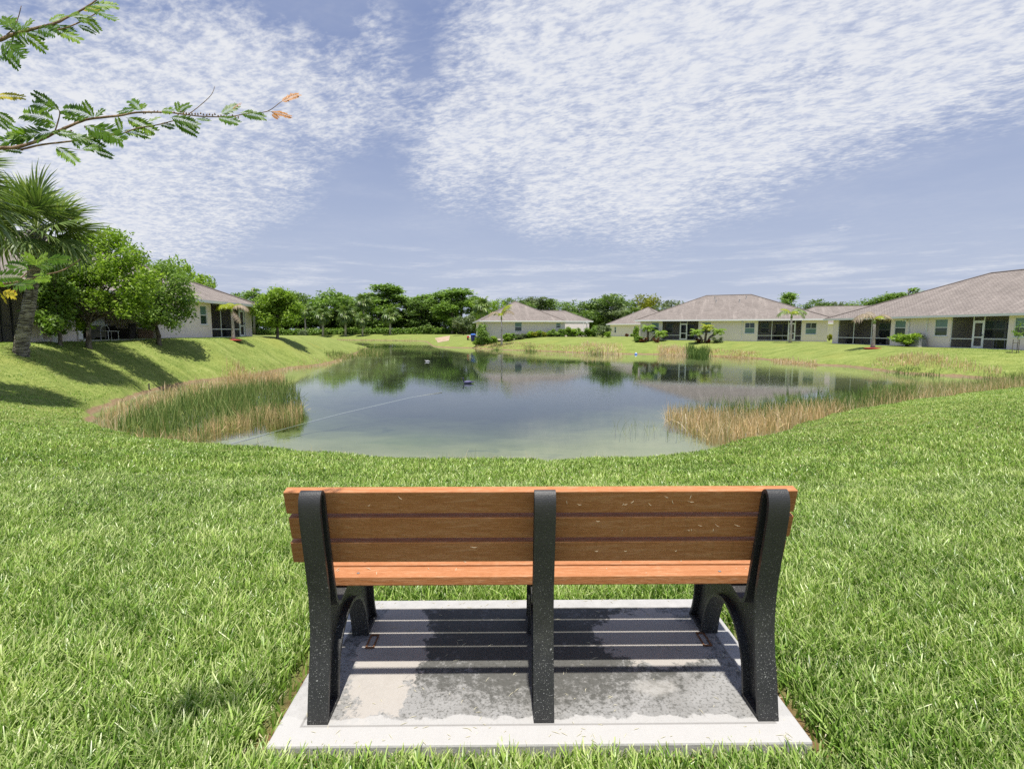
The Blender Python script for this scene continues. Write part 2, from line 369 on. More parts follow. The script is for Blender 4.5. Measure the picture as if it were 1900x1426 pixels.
# ------------------------------------------------------------ lawn blades
def slab_local(x, y):
    c, s = math.cos(BYAW), math.sin(BYAW); dx_, dy_ = x-sx, y-sy
    return dx_*c+dy_*s, -dx_*s+dy_*c
def blades(root, h, wd, lean, az, faceaz, r, segs=3, taper=.25, curl=1.0):
    """curved blade strips. root (n,3)"""
    n_ = len(root); rows = []
    for i in range(segs+1):
        s = i/segs
        hor = lean*h*(s**(1+curl)); ver = h*s*np.sqrt(np.clip(1-(lean*.75*s)**2, .05, 1))
        c = root+np.stack([np.cos(az)*hor, np.sin(az)*hor, ver], -1)
        ww = wd*(1-(1-taper)*s**1.6)*.5
        off = np.stack([np.cos(faceaz)*ww, np.sin(faceaz)*ww, 0*ww], -1)
        rows += [c-off, c+off]
    V = np.stack(rows, 1).reshape(-1, 3); k = 2*(segs+1); b = np.arange(n_)[:, None]*k
    Fq = np.concatenate([b+np.array([[2*i, 2*i+1, 2*i+3, 2*i+2]]) for i in range(segs)], 1).reshape(-1, 4)
    return V, Fq, np.repeat(r, k), np.tile(np.repeat(np.arange(segs+1)/segs, 2), n_)
def grass_mat(name, stops, transl=.35, rough=.5, tipmix=None):
    t = material(name); r = t.attr('tone')
    c = t.ramp(r, stops)
    patchn = t.noise(t.pos(), .9, 3, .6)
    c = t.mix(1.0, c, t.mix(t.step(patchn, .3, .7), (.88,.90,.9,1), (1.12,1.06,1.05,1)), 'MULTIPLY')
    if tipmix: c = t.mix(t.math('MULTIPLY', t.step(t.attr('along'), .80, 1.0), .6), c, (*tipmix, 1))
    b = t.new('ShaderNodeBsdfPrincipled'); t.put(b.inputs['Base Color'], c); b.inputs['Roughness'].default_value = rough
    b.inputs['Specular IOR Level'].default_value = .35
    tl = t.new('ShaderNodeBsdfTranslucent'); t.put(tl.inputs[0], t.mix(1.0, c, (1.0,1.05,.55,1), 'MULTIPLY'))
    m = t.new('ShaderNodeMixShader'); m.inputs[0].default_value = transl
    t.l.new(b.outputs[0], m.inputs[1]); t.l.new(tl.outputs[0], m.inputs[2]); t.l.new(m.outputs[0], t.out.inputs[0]); return t.m
G_MAT = grass_mat('lawn_blades', [(0, (.07,.16,.022)), (.35, (.235,.405,.062)), (.7, (.43,.60,.14)), (.9, (.68,.76,.36)), (.93, (.62,.54,.32)), (1, (.78,.70,.50))], .28, .33, (.60,.58,.32))
rs = np.random.RandomState(3)
def lawn(name, n, ymin, ymax, y0, dens_pow, base_h, base_w, label, wcap=9.0, hfade=0.0):
    # radial sampling: denser near the camera, blades wider farther off
    u = rs.rand(n); y = ((ymin**(2-dens_pow))*(1-u)+(ymax**(2-dens_pow))*u)**(1/(2-dens_pow))
    x = (rs.rand(n)*2-1)*(y*1.08+.9)
    d = sdist(x, y); lx, ly = slab_local(x, y)
    e = np.maximum(np.abs(lx)-SW/2, np.abs(ly)-SD/2)
    side = (np.abs(lx)-SW/2 > np.abs(ly)-SD/2)
    keep = (d > .12) & (e > .012) & ~((e < .09) & side & (rs.rand(n) < .82)) & ~((e < .03) & (rs.rand(n) < .5))
    x, y, e = x[keep], y[keep], e[keep]; n_ = len(x)
    z = ground(x, y)
    # clumping
    cl_ = vnoise(x, y, .12, 11); cl2 = vnoise(x, y, .5, 12); cl3 = vnoise(x, y, 1.7, 13)
    wf = np.minimum(np.maximum(y/y0, 1)**(dens_pow/2), wcap); base_h = base_h*(1-hfade*np.clip((y-6)/8, 0, 1))
    h = base_h*(.5+.7*rs.rand(n_)+.3*cl_)*(.85+.3*cl2)*np.clip(.5+e*4, .5, 1)
    wd = base_w*(.6+.7*rs.rand(n_))*wf
    lean = .12+.75*rs.rand(n_)**1.2
    az = rs.rand(n_)*2*np.pi
    fa = np.where(rs.rand(n_) < .65, (rs.rand(n_)-.5)*1.6, rs.rand(n_)*np.pi)
    tone = np.clip(.42+.80*(rs.rand(n_)-.5)+.30*(cl_-.5)+.16*(cl2-.5)+.16*(cl3-.5), 0, .88)
    dry = rs.rand(n_) < .055; tone = np.where(dry, .93+.07*rs.rand(n_), tone); lean = np.where(dry, 1.0+.25*rs.rand(n_), lean); h = np.where(dry, h*.6, h)
    V, Fq, r, al = blades(np.stack([x, y, z-.01], -1), h, wd, lean, az, fa, tone, 3 if ymax < 7 else 2)
    o = link(name, np_mesh(name, V, Fq, {'tone': r, 'along': al}), G_MAT)
    tag(o, label, 'grass', kind='stuff')
import os
GD = float(os.environ.get('GRASS', '1'))
lawn('lawn_grass', int(380000*GD), 1.05, 6.0, 2.6, 1.15, .098, .0095, 'thick broad-bladed lawn grass around the bench slab')
lawn('lawn_grass', int(480000*GD), 5.8, 40.0, 2.6, 1.35, .080, .0090, 'mown lawn grass running down the bank to the pond', 2.2, .5)

# ------------------------------------------------------------ reeds
REED = grass_mat('reed_blades', [(0, (.08,.15,.03)), (.3, (.16,.25,.055)), (.48, (.32,.36,.12)), (.6, (.54,.45,.22)), (.8, (.66,.47,.25)), (1, (.82,.69,.48))], .25, .6)
def reed_field(name, label, px_pts, n, h0, h1, tone0, tone1, width=.012, spread=.35, zfix=None, lean=.25):
    """px_pts: pixel outline lying on the water plane -> world polygon, filled with upright blades"""
    poly = [P(a, b, ZW) for a, b in px_pts]; A = np.array([(p.x, p.y) for p in poly])
    x0, y0 = A.min(0); x1, y1 = A.max(0); xs_, ys_ = [], []
    tot = 0
    while tot < n:
        x = x0+(x1-x0)*rs.rand(n*3); y = y0+(y1-y0)*rs.rand(n*3); ins = np.zeros(len(x), bool)
        for (ax, ay), (bx, by) in zip(A, np.roll(A, -1, 0)):
            c = (ay > y) != (by > y); ins ^= c & (x < (bx-ax)*(y-ay)/(by-ay+1e-12)+ax)
        ins &= vnoise(x, y, .35, 21)+rs.rand(len(x))*.6 > .42
        xs_.append(x[ins]); ys_.append(y[ins]); tot += ins.sum()
    x = np.concatenate(xs_)[:n]; y = np.concatenate(ys_)[:n]
    return x+rs.randn(len(x))*.05, y+rs.randn(len(x))*.05
def reed_mesh(name, label, sets, lean=.25):
    Vs, Fs, Ts, As = [], [], [], []; b = 0
    for x, y, h, tone, width in sets:
        n_ = len(x); z = np.maximum(ground(x, y)-.03, ZW-.4)
        az = rs.rand(n_)*6.28; fa = (rs.rand(n_)-.5)*2.2
        hh_ = h*(.62+.7*vnoise(x, y, .8, 41))+(ZW-np.minimum(z, ZW))
        ln_ = lean*rs.rand(n_)**1.5*1.6; ln_ = np.where(rs.rand(n_) < .09, .8+.5*rs.rand(n_), ln_)
        V, Fq, r, al = blades(np.stack([x, y, z], -1), hh_, width*(.6+.8*rs.rand(n_)), ln_, az, fa, tone, 3, .12, 1.2)
        Vs.append(V); Fs.append(Fq+b); Ts.append(r); As.append(al); b += len(V)
    o = link(name, np_mesh(name, np.concatenate(Vs), np.concatenate(Fs), {'tone': np.concatenate(Ts), 'along': np.concatenate(As)}), REED)
    return tag(o, label, 'reeds', kind='stuff')
def tone_mix(n, a, b, s=.12): return np.clip(a+(b-a)*rs.rand(n)+rs.randn(n)*s*.5, 0, 1)
# left bed: green stems, rust-brown fringe on the pond side, straw fringe on the bank side
s = []
x, y = reed_field('', '', [(212,806),(250,768),(330,742),(450,715),(545,714),(560,742),(520,762),(440,778),(380,795),(330,812),(270,815)], 4200, 0,0,0,0)
s.append((x, y, .22+.34*rs.rand(len(x)), tone_mix(len(x), .06, .52), .024))
x, y = reed_field('', '', [(330,816),(400,792),(470,774),(560,756),(560,770),(470,787),(400,803),(340,824),(250,818)], 1300, 0,0,0,0)
s.append((x, y, .20+.32*rs.rand(len(x)), tone_mix(len(x), .30, .85), .022))
x, y = reed_field('', '', [(176,790),(190,762),(250,742),(340,716),(420,703),(505,703),(535,712),(440,718),(330,737),(240,768),(215,800)], 1700, 0,0,0,0)
s.append((x, y, .15+.30*rs.rand(len(x)), tone_mix(len(x), .5, 1.0), .022))
reed_mesh('reed_bed', 'large green reed bed with rusty fringe at the left end of the pond', s)
# right bed along the near lawn edge
s = []
x, y = reed_field('', '', [(1325,822),(1290,800),(1235,778),(1240,765),(1300,768),(1370,775),(1450,772),(1560,758),(1560,768),(1480,790),(1400,812),(1335,832)], 2900, 0,0,0,0)
s.append((x, y, .20+.36*rs.rand(len(x)), tone_mix(len(x), .55, .95), .019))
x, y = reed_field('', '', [(1245,768),(1300,762),(1400,758),(1500,745),(1600,735),(1700,728),(1700,742),(1560,765),(1440,778),(1350,775)], 2800, 0,0,0,0)
s.append((x, y, .28+.36*rs.rand(len(x)), tone_mix(len(x), .0, .42), .021))
x, y = reed_field('', '', [(1540,768),(1640,740),(1760,722),(1905,712),(1950,715),(1900,724),(1700,748),(1560,772)], 3400, 0,0,0,0)
s.append((x, y, .24+.36*rs.rand(len(x)), tone_mix(len(x), .25, 1.0), .016))
x, y = reed_field('', '', [(1600,735),(1700,722),(1800,712),(1900,702),(1950,704),(1950,715),(1760,722),(1640,738)], 1800, 0,0,0,0)
s.append((x, y, .28+.34*rs.rand(len(x)), tone_mix(len(x), .1, .6), .02))
reed_mesh('reed_bed', 'long straw and green reed bed along the near right lawn edge', s)
s = []
x, y = reed_field('', '', [(1138,795),(1138,785),(1215,785),(1300,800),(1300,812),(1200,800)], 70, 0,0,0,0)
s.append((x, y, .12+.25*rs.rand(len(x)), tone_mix(len(x), .25, .6), .010))
reed_mesh('sparse_reeds', 'few thin reed stalks standing in open water left of the right bed', s, .3)
# clumps along the far banks: (label, px outline, n, hmin, hmax, tone range, width)
def clump(label, pts, n, h, t0, t1, wd):
    x, y = reed_field('', '', pts, n, 0,0,0,0)
    x = x+rs.randn(len(x))*.22; y = y+rs.randn(len(x))*.14
    reed_mesh('bank_reeds', label, [(x, y, h*(.35+.5*rs.rand(len(x)))*(.45+1.1*vnoise(x, y, 1.3, 31)), tone_mix(len(x), t0, t1), wd)])
clump('pink straw reeds with green stems under the right house', [(1620,686),(1680,690),(1790,698),(1858,704),(1850,700),(1780,693),(1700,683),(1630,680)], 1500, .5, .5, 1.0, .03)
clump('short green reeds among straw on the right bank', [(1650,689),(1740,696),(1740,699),(1650,692)], 240, .45, .1, .45, .03)
clump('dark green round reed clump at the far right bank', [(1276,661),(1312,663),(1312,659),(1276,657)], 900, 1.15, .0, .25, .05)
clump('pale straw fringe left of the green clump on the far bank', [(1222,658.5),(1276,661),(1276,657.5),(1222,655.5)], 900, .75, .8, 1.0, .05)
clump('straw fringe right of the green clump on the far bank', [(1312,661),(1405,666.5),(1405,663),(1312,658)], 900, .42, .65, .95, .05)
clump('low straw fringe on the far bank below the bare palm', [(1440,671),(1512,679),(1512,676),(1440,668.5)], 700, .42, .75, 1.0, .045)
clump('rusty straw fringe below the hedge of the middle house', [(880,646.5),(1080,655),(1080,652),(880,643.5)], 1700, .38, .62, .95, .06)
clump('pale straw tuft right of the middle house palm', [(1080,656),(1155,659),(1155,654),(1080,651)], 700, .65, .8, 1.0, .06)
clump('small green reed clump on the bank below the middle palm', [(914,649.5),(928,650),(928,646),(914,645.5)], 160, .45, .1, .35, .07)
clump('green reed clump on the bank below the middle house wall', [(974,652),(994,653),(994,649.5),(974,648.5)], 180, .45, .15, .45, .07)
clump('green reed tufts beside the pale straw tuft', [(1090,656.5),(1114,658),(1114,655),(1090,653.5)], 160, .45, .1, .4, .07)
clump('yellow green reeds off the tip of the left lawn', [(660,660),(708,657),(708,651),(672,649)], 900, .7, .15, .62, .05)
clump('yellow green reeds below the eroded left bank', [(608,672),(655,663),(655,659),(608,668)], 600, .5, .2, .55, .04)
clump('rust brown reeds at the foot of the left bank', [(425,704),(520,706),(520,699),(440,698)], 900, .65, .6, .95, .03)
clump('pinkish straw fringe along the eroded left bank', [(468,698),(542,682.5),(604,675),(656,657),(664,655),(656,660),(604,678),(542,686),(468,701)], 900, .38, .7, 1.0, .03)
clump('thin straw line along the far end of the pond', [(560,631),(775,633),(775,631.5),(560,629.5)], 1000, .4, .5, .95, .09)
# loose wild grass on the near shore
n_ = 900; k = rs.randint(0, 80, n_); base = SHN[k]; x = base[:, 0]+rs.randn(n_)*.10; y = base[:, 1]-.12+rs.randn(n_)*.10
reed_mesh('shore_grass', 'loose straw stalks along the near waterline', [(x, y, .08+.30*rs.rand(n_)**3, tone_mix(n_, .3, 1.0), .005)], .5)

# sandy patch at the tip of the right lawn
def sheet(name, pts, lift, mat, parent=None, sub=10):
    """a sheet laid over the ground inside a quad of world points"""
    a, b, c_, d = [Vector((p.x, p.y, 0)) for p in pts]; m = MB(); vs = []
    for i in range(sub+1):
        for j in range(sub+1):
            u, v = i/sub, j/sub; q = a.lerp(b, u).lerp(d.lerp(c_, u), v); vs.append((q.x, q.y, gz(q.x, q.y)+lift))
    fs = [(i*(sub+1)+j, (i+1)*(sub+1)+j, (i+1)*(sub+1)+j+1, i*(sub+1)+j+1) for i in range(sub) for j in range(sub)]
    return m.add(vs, fs).build(name, mat, parent, smooth=True)
M_SAND = plain('bare_sand', (.42,.31,.22), .95, .1, 0, .25, 1.5)
tag(sheet('sandy_path', [Vector((-14.6,101,0)), Vector((-12.4,101,0)), Vector((-16.5,137,0)), Vector((-20.5,137,0))], .03, M_SAND), kind='structure')

# ------------------------------------------------------------ bench
t = material('recycled_lumber'); o = t.coord('Object')
g1 = t.noise(t.mapping(o, (4, 45, 45)), 1.6, 5, .65, 1.2); g2 = t.noise(t.mapping(o, (30, 160, 160)), 1.3, 3, .6)
c = t.ramp(t.math('ADD', t.math('MULTIPLY', g1, .6), t.math('MULTIPLY', g2, .4)), [(.30, (.34,.122,.040)), (.50, (.44,.18,.068)), (.72, (.58,.31,.165))])
principled(t, c, .55, .35, 0, t.bump(t.math('ADD', g1, t.math('MULTIPLY', g2, .6)), .35, .004)); M_PLANK = t.m
t = material('cast_black'); o = t.pos(); px_, py_, pz_ = t.sep(o)
sp = t.math('MAXIMUM', t.step(t.noise(o, 260, 2, .6), .63, .70), t.step(t.noise(o, 90, 2, .6), .70, .74)); lowf = t.math('SUBTRACT', 1.0, t.step(pz_, .1, .9))
dirt = t.math('MULTIPLY', sp, t.math('ADD', t.math('MULTIPLY', lowf, .95), .10))
c = t.mix(t.noise(o, 12, 4), (.018,.018,.019,1), (.042,.042,.042,1))
c = t.mix(dirt, c, (.40,.40,.37,1)); c = t.mix(t.math('MULTIPLY', t.step(t.noise(o, 5, 4, .6), .55, .8), .15), c, (.12,.12,.09,1))
principled(t, c, .52, .55, 0, t.bump(t.noise(o, 200, 3, .6), .4, .003)); M_CAST = t.m
M_RUST = plain('rusty_steel', (.20,.09,.04), .8, .3, .3, .5, 60)
M_STEEL = plain('steel', (.45,.44,.42), .4, .5, .9, .2, 60)
BX = .115; B0 = Vector((BX, 1.70, 0))
bench = empty('park_bench', B0, BYAW, 'brown plank park bench with three black cast supports seen from behind', 'bench')
def smoothpath(pts, n=6, closed=False):
    out = []; N = len(pts)
    for i in range(N-1):
        a = pts[max(i-1, 0)]; b = pts[i]; c = pts[i+1]; d = pts[min(i+2, N-1)]
        for k in range(n):
            t_ = k/n; out.append(tuple(.5*((2*b[j])+(c[j]-a[j])*t_+(2*a[j]-5*b[j]+4*c[j]-d[j])*t_*t_+(3*b[j]-a[j]-3*c[j]+d[j])*t_**3) for j in range(len(b))))
    out.append(tuple(pts[-1])); return out
# side profile in (y, z) of the bench, y measured forward from the rear foot
outer = smoothpath([(.0,.0),(.022,.12),(.05,.24),(.062,.34),(.058,.46),(.040,.58),(.020,.69),(.008,.77),(.010,.82),(.030,.848),(.056,.838),(.066,.81),(.082,.72),(.102,.62),(.122,.53),(.140,.44),(.158,.385),(.188,.367),(.225,.374),(.30,.384),(.42,.384),(.60,.386),(.650,.375),(.662,.34),(.656,.26),(.656,.17),(.672,.08),(.705,.0)])
inner = smoothpath([(.135,.0),(.140,.06),(.155,.13),(.185,.19),(.245,.245),(.32,.270),(.39,.258),(.450,.222),(.495,.16),(.525,.08),(.540,.0)])
def flange(path, th, w, sgn):
    """strip of width w along a closed-side path, thickness th to the inside"""
    m = MB(); N = len(path); vs = []
    for i, (y, z) in enumerate(path):
        a = path[max(i-1, 0)]; b = path[min(i+1, N-1)]; ty, tz = b[0]-a[0], b[1]-a[1]; L = math.hypot(ty, tz) or 1
        ny, nz = tz/L*sgn, -ty/L*sgn
        for dxx in (-w/2, w/2):
            vs.append((dxx, y, z)); vs.append((dxx, y+ny*th, z+nz*th))
    fs = []
    for i in range(N-1):
        o_ = i*4; q = (i+1)*4
        fs += [(o_, o_+2, q+2, q), (o_+1, q+1, q+3, o_+3), (o_, q, q+1, o_+1), (o_+2, o_+3, q+3, q+2)]
    fs += [(0,1,3,2), ((N-1)*4, (N-1)*4+2, (N-1)*4+3, (N-1)*4+1)]
    return m.add(vs, fs)
def make_support(xo):
    s_ = MB()
    for path, sg in ((outer, 1), (inner, -1)):
        f_ = flange(path, .014, .074, sg); s_.add(f_.v, f_.f)
    # feet plates
    s_.box((-.037, .0, .0), (.037, .135, .014)); s_.box((-.037, .540, .0), (.037, .705, .014))
    # web: plate between the outer and inner outlines
    def inset(path, d, sgn):
        out = []
        for i, (y, z) in enumerate(path):
            a_ = path[max(i-1, 0)]; b_ = path[min(i+1, len(path)-1)]; ty, tz = b_[0]-a_[0], b_[1]-a_[1]; L_ = math.hypot(ty, tz) or 1
            out.append((y+tz/L_*sgn*d, max(.006, z-ty/L_*sgn*d)))
        return out
    loop = inset(outer, .007, 1)+inset(inner, .007, -1)[::-1]; n_ = len(loop); wv = [(-.010, y, z) for y, z in loop]+[(.010, y, z) for y, z in loop]
    from mathutils.geometry import tessellate_polygon
    # the web in horizontal reach: rear leg, upper arm and seat rail are filled polygon by polygon
    tris = [tuple(q) for q in tessellate_polygon([[Vector((y, z, 0)) for y, z in loop]])]
    s_.add(wv, tris+[tuple(i+n_ for i in f)[::-1] for f in tris])
    o = s_.build('support_leg', M_CAST, bench, bevel=.004, seg=2); o.location = (xo, 0, 0); return o
s0 = make_support(-.81)
for xo in (0, .81):
    c_ = s0.copy(); C.objects.link(c_); c_.parent = bench; c_.location = (xo, 0, 0)
PL = 1.83; off = -.008
def plank(name, yc, zc, ang, wdt, th, shift=0):
    m = MB().box((-PL/2, -th/2, -wdt/2), (PL/2, th/2, wdt/2))
    # bevelled long board, a touch of sag along its length
    o = m.build(name, M_PLANK, bench, bevel=.004, seg=3); o.location = (off+shift, yc, zc); o.rotation_euler = (ang, 0, 0); return o
tilt = R(13.5)
for i, dxx in enumerate((0, .004, -.004)):
    s_ = .045+i*.1055
    # back boards hang in front of the supports
    plank('back_plank', .083+s_*math.sin(tilt), .838-s_*math.cos(tilt), tilt, .089, .037, dxx)
for i in range(4):
    plank('seat_plank', .300+i*.104, .406+i*.001, R(90), .090, .038, (.0, .003, -.004, .002)[i])
for xo in (-.78, -.02, .02, .78):
    for i in range(2):
        b = MB().lathe([(.006, .0), (.006, .002), (.003, .003)], 10).build('bolt', M_STEEL, bench); b.location = (xo*.94, .285+i*.104, .4255+i*.001)
for xo, yy in ((-.742, .515), (.765, .515)):
    m = MB()
    for a, b in (((-.020,-.075,0),(-.013,.03,.004)), ((.013,-.075,0),(.020,.03,.004)), ((-.013,-.075,0),(.013,-.066,.004)), ((-.013,.02,0),(.013,.03,.004))): m.box(a, b)
    o = m.build('anchor_bracket', M_RUST, bench, bevel=.001); o.location = (xo, yy, .001)
# dry grass clippings stuck on the back boards
M_CLIP = plain('dry_clippings', (.62,.58,.42), .9, .1)
clips = MB()
for k in range(26):
    xx = rnd.uniform(.05, .80) if k < 22 else rnd.uniform(-.7, 0); s_ = rnd.choice([.03,.05,.06,.13,.15,.17,.24,.26,.28]); L = rnd.uniform(.003, .012); a = rnd.uniform(0, 3.1)
    yc = .083-.0195+s_*math.sin(tilt); zc = .838-s_*math.cos(tilt)
    pts = [(xx+math.cos(a)*L*q, yc-.001, zc+math.sin(a)*L*q+.002*q*q) for q in (-1, 0, 1)]
    clips.tube(pts, [.0004, .0008, .0003], 4)
tag(clips.build('grass_clippings', M_CLIP, bench), kind='stuff')
# ------------------------------------------------------------ building materials
def stucco(name, col):
    t = material(name); p = t.pos()
    n = t.noise(p, 1.2, 4, .6); c = t.mix(n, (*[x*.93 for x in col], 1), (*[min(1, x*1.04) for x in col], 1))
    px_, py_, pz_ = t.sep(p); sp = t.noise(t.mapping(p, (3, 3, .5)), 2, 4, .6)
    c = t.mix(t.math('MULTIPLY', t.step(sp, .6, .8), .12), c, (.45,.42,.34,1))
    principled(t, c, .85, .2, 0, t.bump(t.noise(p, 60, 3), .4, .01)); return t.m
M_WALL = stucco('cream_stucco', (.93,.81,.77))
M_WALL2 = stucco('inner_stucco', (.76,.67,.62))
M_TRIM = plain('white_trim', (.80,.80,.80), .5, .4, 0, .03)
M_FRAME = plain('white_aluminium', (.78,.79,.80), .4, .5, .0, .03)
M_DARKFRAME = plain('bronze_aluminium', (.035,.035,.04), .4, .5, .0, .1)
M_FLOORC = plain('patio_concrete', (.45,.43,.40), .85, .2, 0, .15, 3)
t = material('window_glass'); p = t.pos()
gl_c = t.mix(t.noise(p, .8, 2), (.012,.028,.030,1), (.03,.055,.058,1)); principled(t, gl_c, .06, .8); M_GLASS = t.m
t = material('shaded_glass'); p = t.pos(); bl = t.math('FRACT', t.math('MULTIPLY', t.sep(p)[2], 14.0))
principled(t, t.mix(t.step(bl, .3, .6), (.10,.19,.18,1), (.17,.28,.26,1)), .12, .6); M_BLIND = t.m
t = material('insect_screen'); tr = t.new('ShaderNodeBsdfTransparent'); tr.inputs[0].default_value = (.70,.71,.73,1)
df = t.new('ShaderNodeBsdfDiffuse'); df.inputs[0].default_value = (.05,.05,.055,1); mx = t.new('ShaderNodeMixShader'); mx.inputs[0].default_value = .20
t.l.new(tr.outputs[0], mx.inputs[1]); t.l.new(df.outputs[0], mx.inputs[2]); t.l.new(mx.outputs[0], t.out.inputs[0]); M_SCREEN = t.m
t = material('kick_panel_screen'); principled(t, (.10,.10,.15), .6, .3); M_KICK = t.m
def shingles(name, a, b, d):
    t = material(name); g = t.new('ShaderNodeTexCoord'); p = g.outputs['UV']
    bk = t.new('ShaderNodeTexBrick'); t.put(bk.inputs['Vector'], p); bk.inputs['Scale'].default_value = 1.0
    bk.inputs['Brick Width'].default_value = .30; bk.inputs['Row Height'].default_value = .14; bk.inputs['Mortar Size'].default_value = .012
    bk.inputs['Color1'].default_value = (*a, 1); bk.inputs['Color2'].default_value = (*b, 1); bk.inputs['Mortar'].default_value = (*d, 1)
    bk.inputs['Bias'].default_value = 0.0
    n = t.noise(p, .5, 5, .65); n2 = t.noise(p, 5, 3, .6); st = t.noise(t.mapping(p, (1.6, .22, 1)), 1.0, 4, .6)
    c = t.mix(.55, bk.outputs[0], t.mix(n2, (*d, 1), (*b, 1)))
    c = t.mix(t.math('MULTIPLY', t.step(n, .4, .7), .5), c, (*[x*.72 for x in a], 1)); c = t.mix(t.math('MULTIPLY', t.step(st, .5, .75), .35), c, (*[min(1, x*1.3) for x in b], 1))
    principled(t, c, .95, .1, 0, t.bump(t.math('ADD', bk.outputs['Fac'], n2), .8, .03)); return t.m
M_ROOF = shingles('brown_shingles', (.23,.20,.18), (.37,.325,.29), (.12,.10,.09))
M_GREY = plain('grey_metal', (.42,.43,.45), .5, .4, .2, .1)
M_PIPE = plain('vent_pipe', (.55,.52,.48), .7, .3)

class House:
    """facade runs from o along u (left to right as seen from outside); n points into the house"""
    def __init__(s, label, A, B, floor, wall_h=2.6, depth=16, cat='house'):
        s.A = Vector((A[0], A[1])); s.B = Vector((B[0], B[1])); s.L = (s.B-s.A).length; s.u = (s.B-s.A)/s.L; s.n = Vector((-s.u.y, s.u.x))
        s.floor = floor; s.h = wall_h; s.D = depth
        s.root = empty('house', (A[0], A[1], floor), math.atan2(s.u.y, s.u.x), label, cat)
    def s_of(s, px):
        d = ray(px, 700); D = Vector((d[0], d[1])); # solve A + u*t = D*k
        det = s.u.x*(-D.y)+s.u.y*D.x
        return ((-s.A.x)*(-D.y)-(-s.A.y)*(-D.x))/det
    def z_of(s, px, py):
        q = s.A+s.u*s.s_of(px); return PY(px, py, q.y).z-s.floor
    def rect(s, px0, py0, px1, py1):
        a, b = s.s_of(px0), s.s_of(px1); pm = (px0+px1)/2
        return a, s.z_of(pm, py1), b, s.z_of(pm, py0)
    def facade(s, holes, y0=0, y1=.22, mat=None, name='wall', x0=0, x1=None):
        """wall with rectangular holes (s0, z0, s1, z1), as one mesh"""
        x1 = s.L if x1 is None else x1; m = MB(); cuts = sorted(set([x0, x1]+[h[0] for h in holes]+[h[2] for h in holes]))
        for a, b in zip(cuts[:-1], cuts[1:]):
            if b-a < 1e-4: continue
            zs = [-.6]
            for h in sorted([h for h in holes if h[0] <= a+1e-4 and h[2] >= b-1e-4], key=lambda h: h[1]): zs += [h[1], h[3]]
            zs += [s.h]
            for lo, hi in zip(zs[::2], zs[1::2]):
                if hi-lo > 1e-3: m.box((a, y0, lo), (b, y1, hi))
        return m.build(name, mat or M_WALL, s.root)
    def window(s, r, y=.0, upper=M_BLIND, lower=M_GLASS, frame=None, mull=False, split=.5):
        a, z0, b, z1 = r; f = .05; m = MB()
        m.box((a-.002, y+.02, z0), (a+f, y+.12, z1)); m.box((b-f, y+.02, z0), (b+.002, y+.12, z1))
        m.box((a+f, y+.02, z1-f), (b-f, y+.12, z1+.002)); m.box((a+f, y+.02, z0-.002), (b-f, y+.12, z0+f)); zm = z0+(z1-z0)*split
        m.box((a+f, y+.035, zm-.03), (b-f, y+.11, zm+.03))
        if mull: m.box(((a+b)/2-.02, y+.04, zm+.03), ((a+b)/2+.02, y+.10, z1-f))
        fr_ = m.build('window', frame or M_FRAME, s.root)
        MB().box((a+f, y+.07, zm+.03), (b-f, y+.08, z1-f)).build('pane', upper, fr_)
        MB().box((a+f, y+.07, z0+f), (b-f, y+.08, zm-.03)).build('pane', lower, fr_)
        MB().box((a-.06, y-.05, z0-.07), (b+.06, y+.02, z0-.004)).build('sill', M_TRIM, fr_)
        return fr_
    def porch(s, a, b, mulls=(), door=None, depth=2.6, frame=None, win=None, slider=None, rail=.62, kick=True):
        """screened porch let into the facade between a and b"""
        fm = frame or M_FRAME; h = s.h; w = .055
        s.rooms.append((a, b, depth))
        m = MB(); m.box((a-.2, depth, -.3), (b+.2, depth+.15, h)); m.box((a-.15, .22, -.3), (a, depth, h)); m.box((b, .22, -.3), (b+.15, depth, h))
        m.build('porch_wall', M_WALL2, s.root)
        MB().box((a-.0, .0, -.4), (b, depth, .02)).build('porch_floor', M_FLOORC, s.root)
        MB().box((a-.2, .0, h-.03), (b+.2, depth+.1, h+.01)).build('porch_ceiling', M_TRIM, s.root)
        fr_ = MB()
        xs_ = [a, *mulls, b-w]
        for x in xs_: fr_.box((x, .04, .02), (x+w, .10, h-.03))
        pcs = list(zip([x+w for x in xs_[:-1]], xs_[1:]))
        dj = None
        if door:
            dj = (door[0], door[1])
        for x0, x1 in pcs:
            segs = [(x0, x1)]
            if dj and x0 < dj[1] and x1 > dj[0]:
                segs = [(x0, dj[0]-w), (dj[1]+w, x1)]
                segs = [q for q in segs if q[1]-q[0] > .05]
            for q0, q1 in segs:
                fr_.box((q0, .045, rail-.03), (q1, .095, rail+.03)); fr_.box((q0, .045, .02), (q1, .095, .06)); fr_.box((q0, .045, h-.09), (q1, .095, h-.031))
        if dj:
            for x in (dj[0]-w, dj[1]): fr_.box((x, .035, .02), (x+w, .105, h-.031))
            fr_.box((dj[0], .045, 2.10), (dj[1], .095, 2.16))
        f_o = fr_.build('screen_frame', fm, s.root)
        for x0, x1 in pcs:
            segs = [(x0, x1)]
            if dj and x0 < dj[1] and x1 > dj[0]: segs = [q for q in [(x0, dj[0]-w), (dj[1]+w, x1)] if q[1]-q[0] > .05]
            for q0, q1 in segs:
                MB().add([(q0,.07,rail+.03),(q1,.07,rail+.03),(q1,.07,h-.09),(q0,.07,h-.09)], [(0,1,2,3)]).build('screen_panel', M_SCREEN, f_o)
                MB().add([(q0,.07,.06),(q1,.07,.06),(q1,.07,rail-.03),(q0,.07,rail-.03)], [(0,1,2,3)]).build('kick_panel', M_SCREEN, f_o)
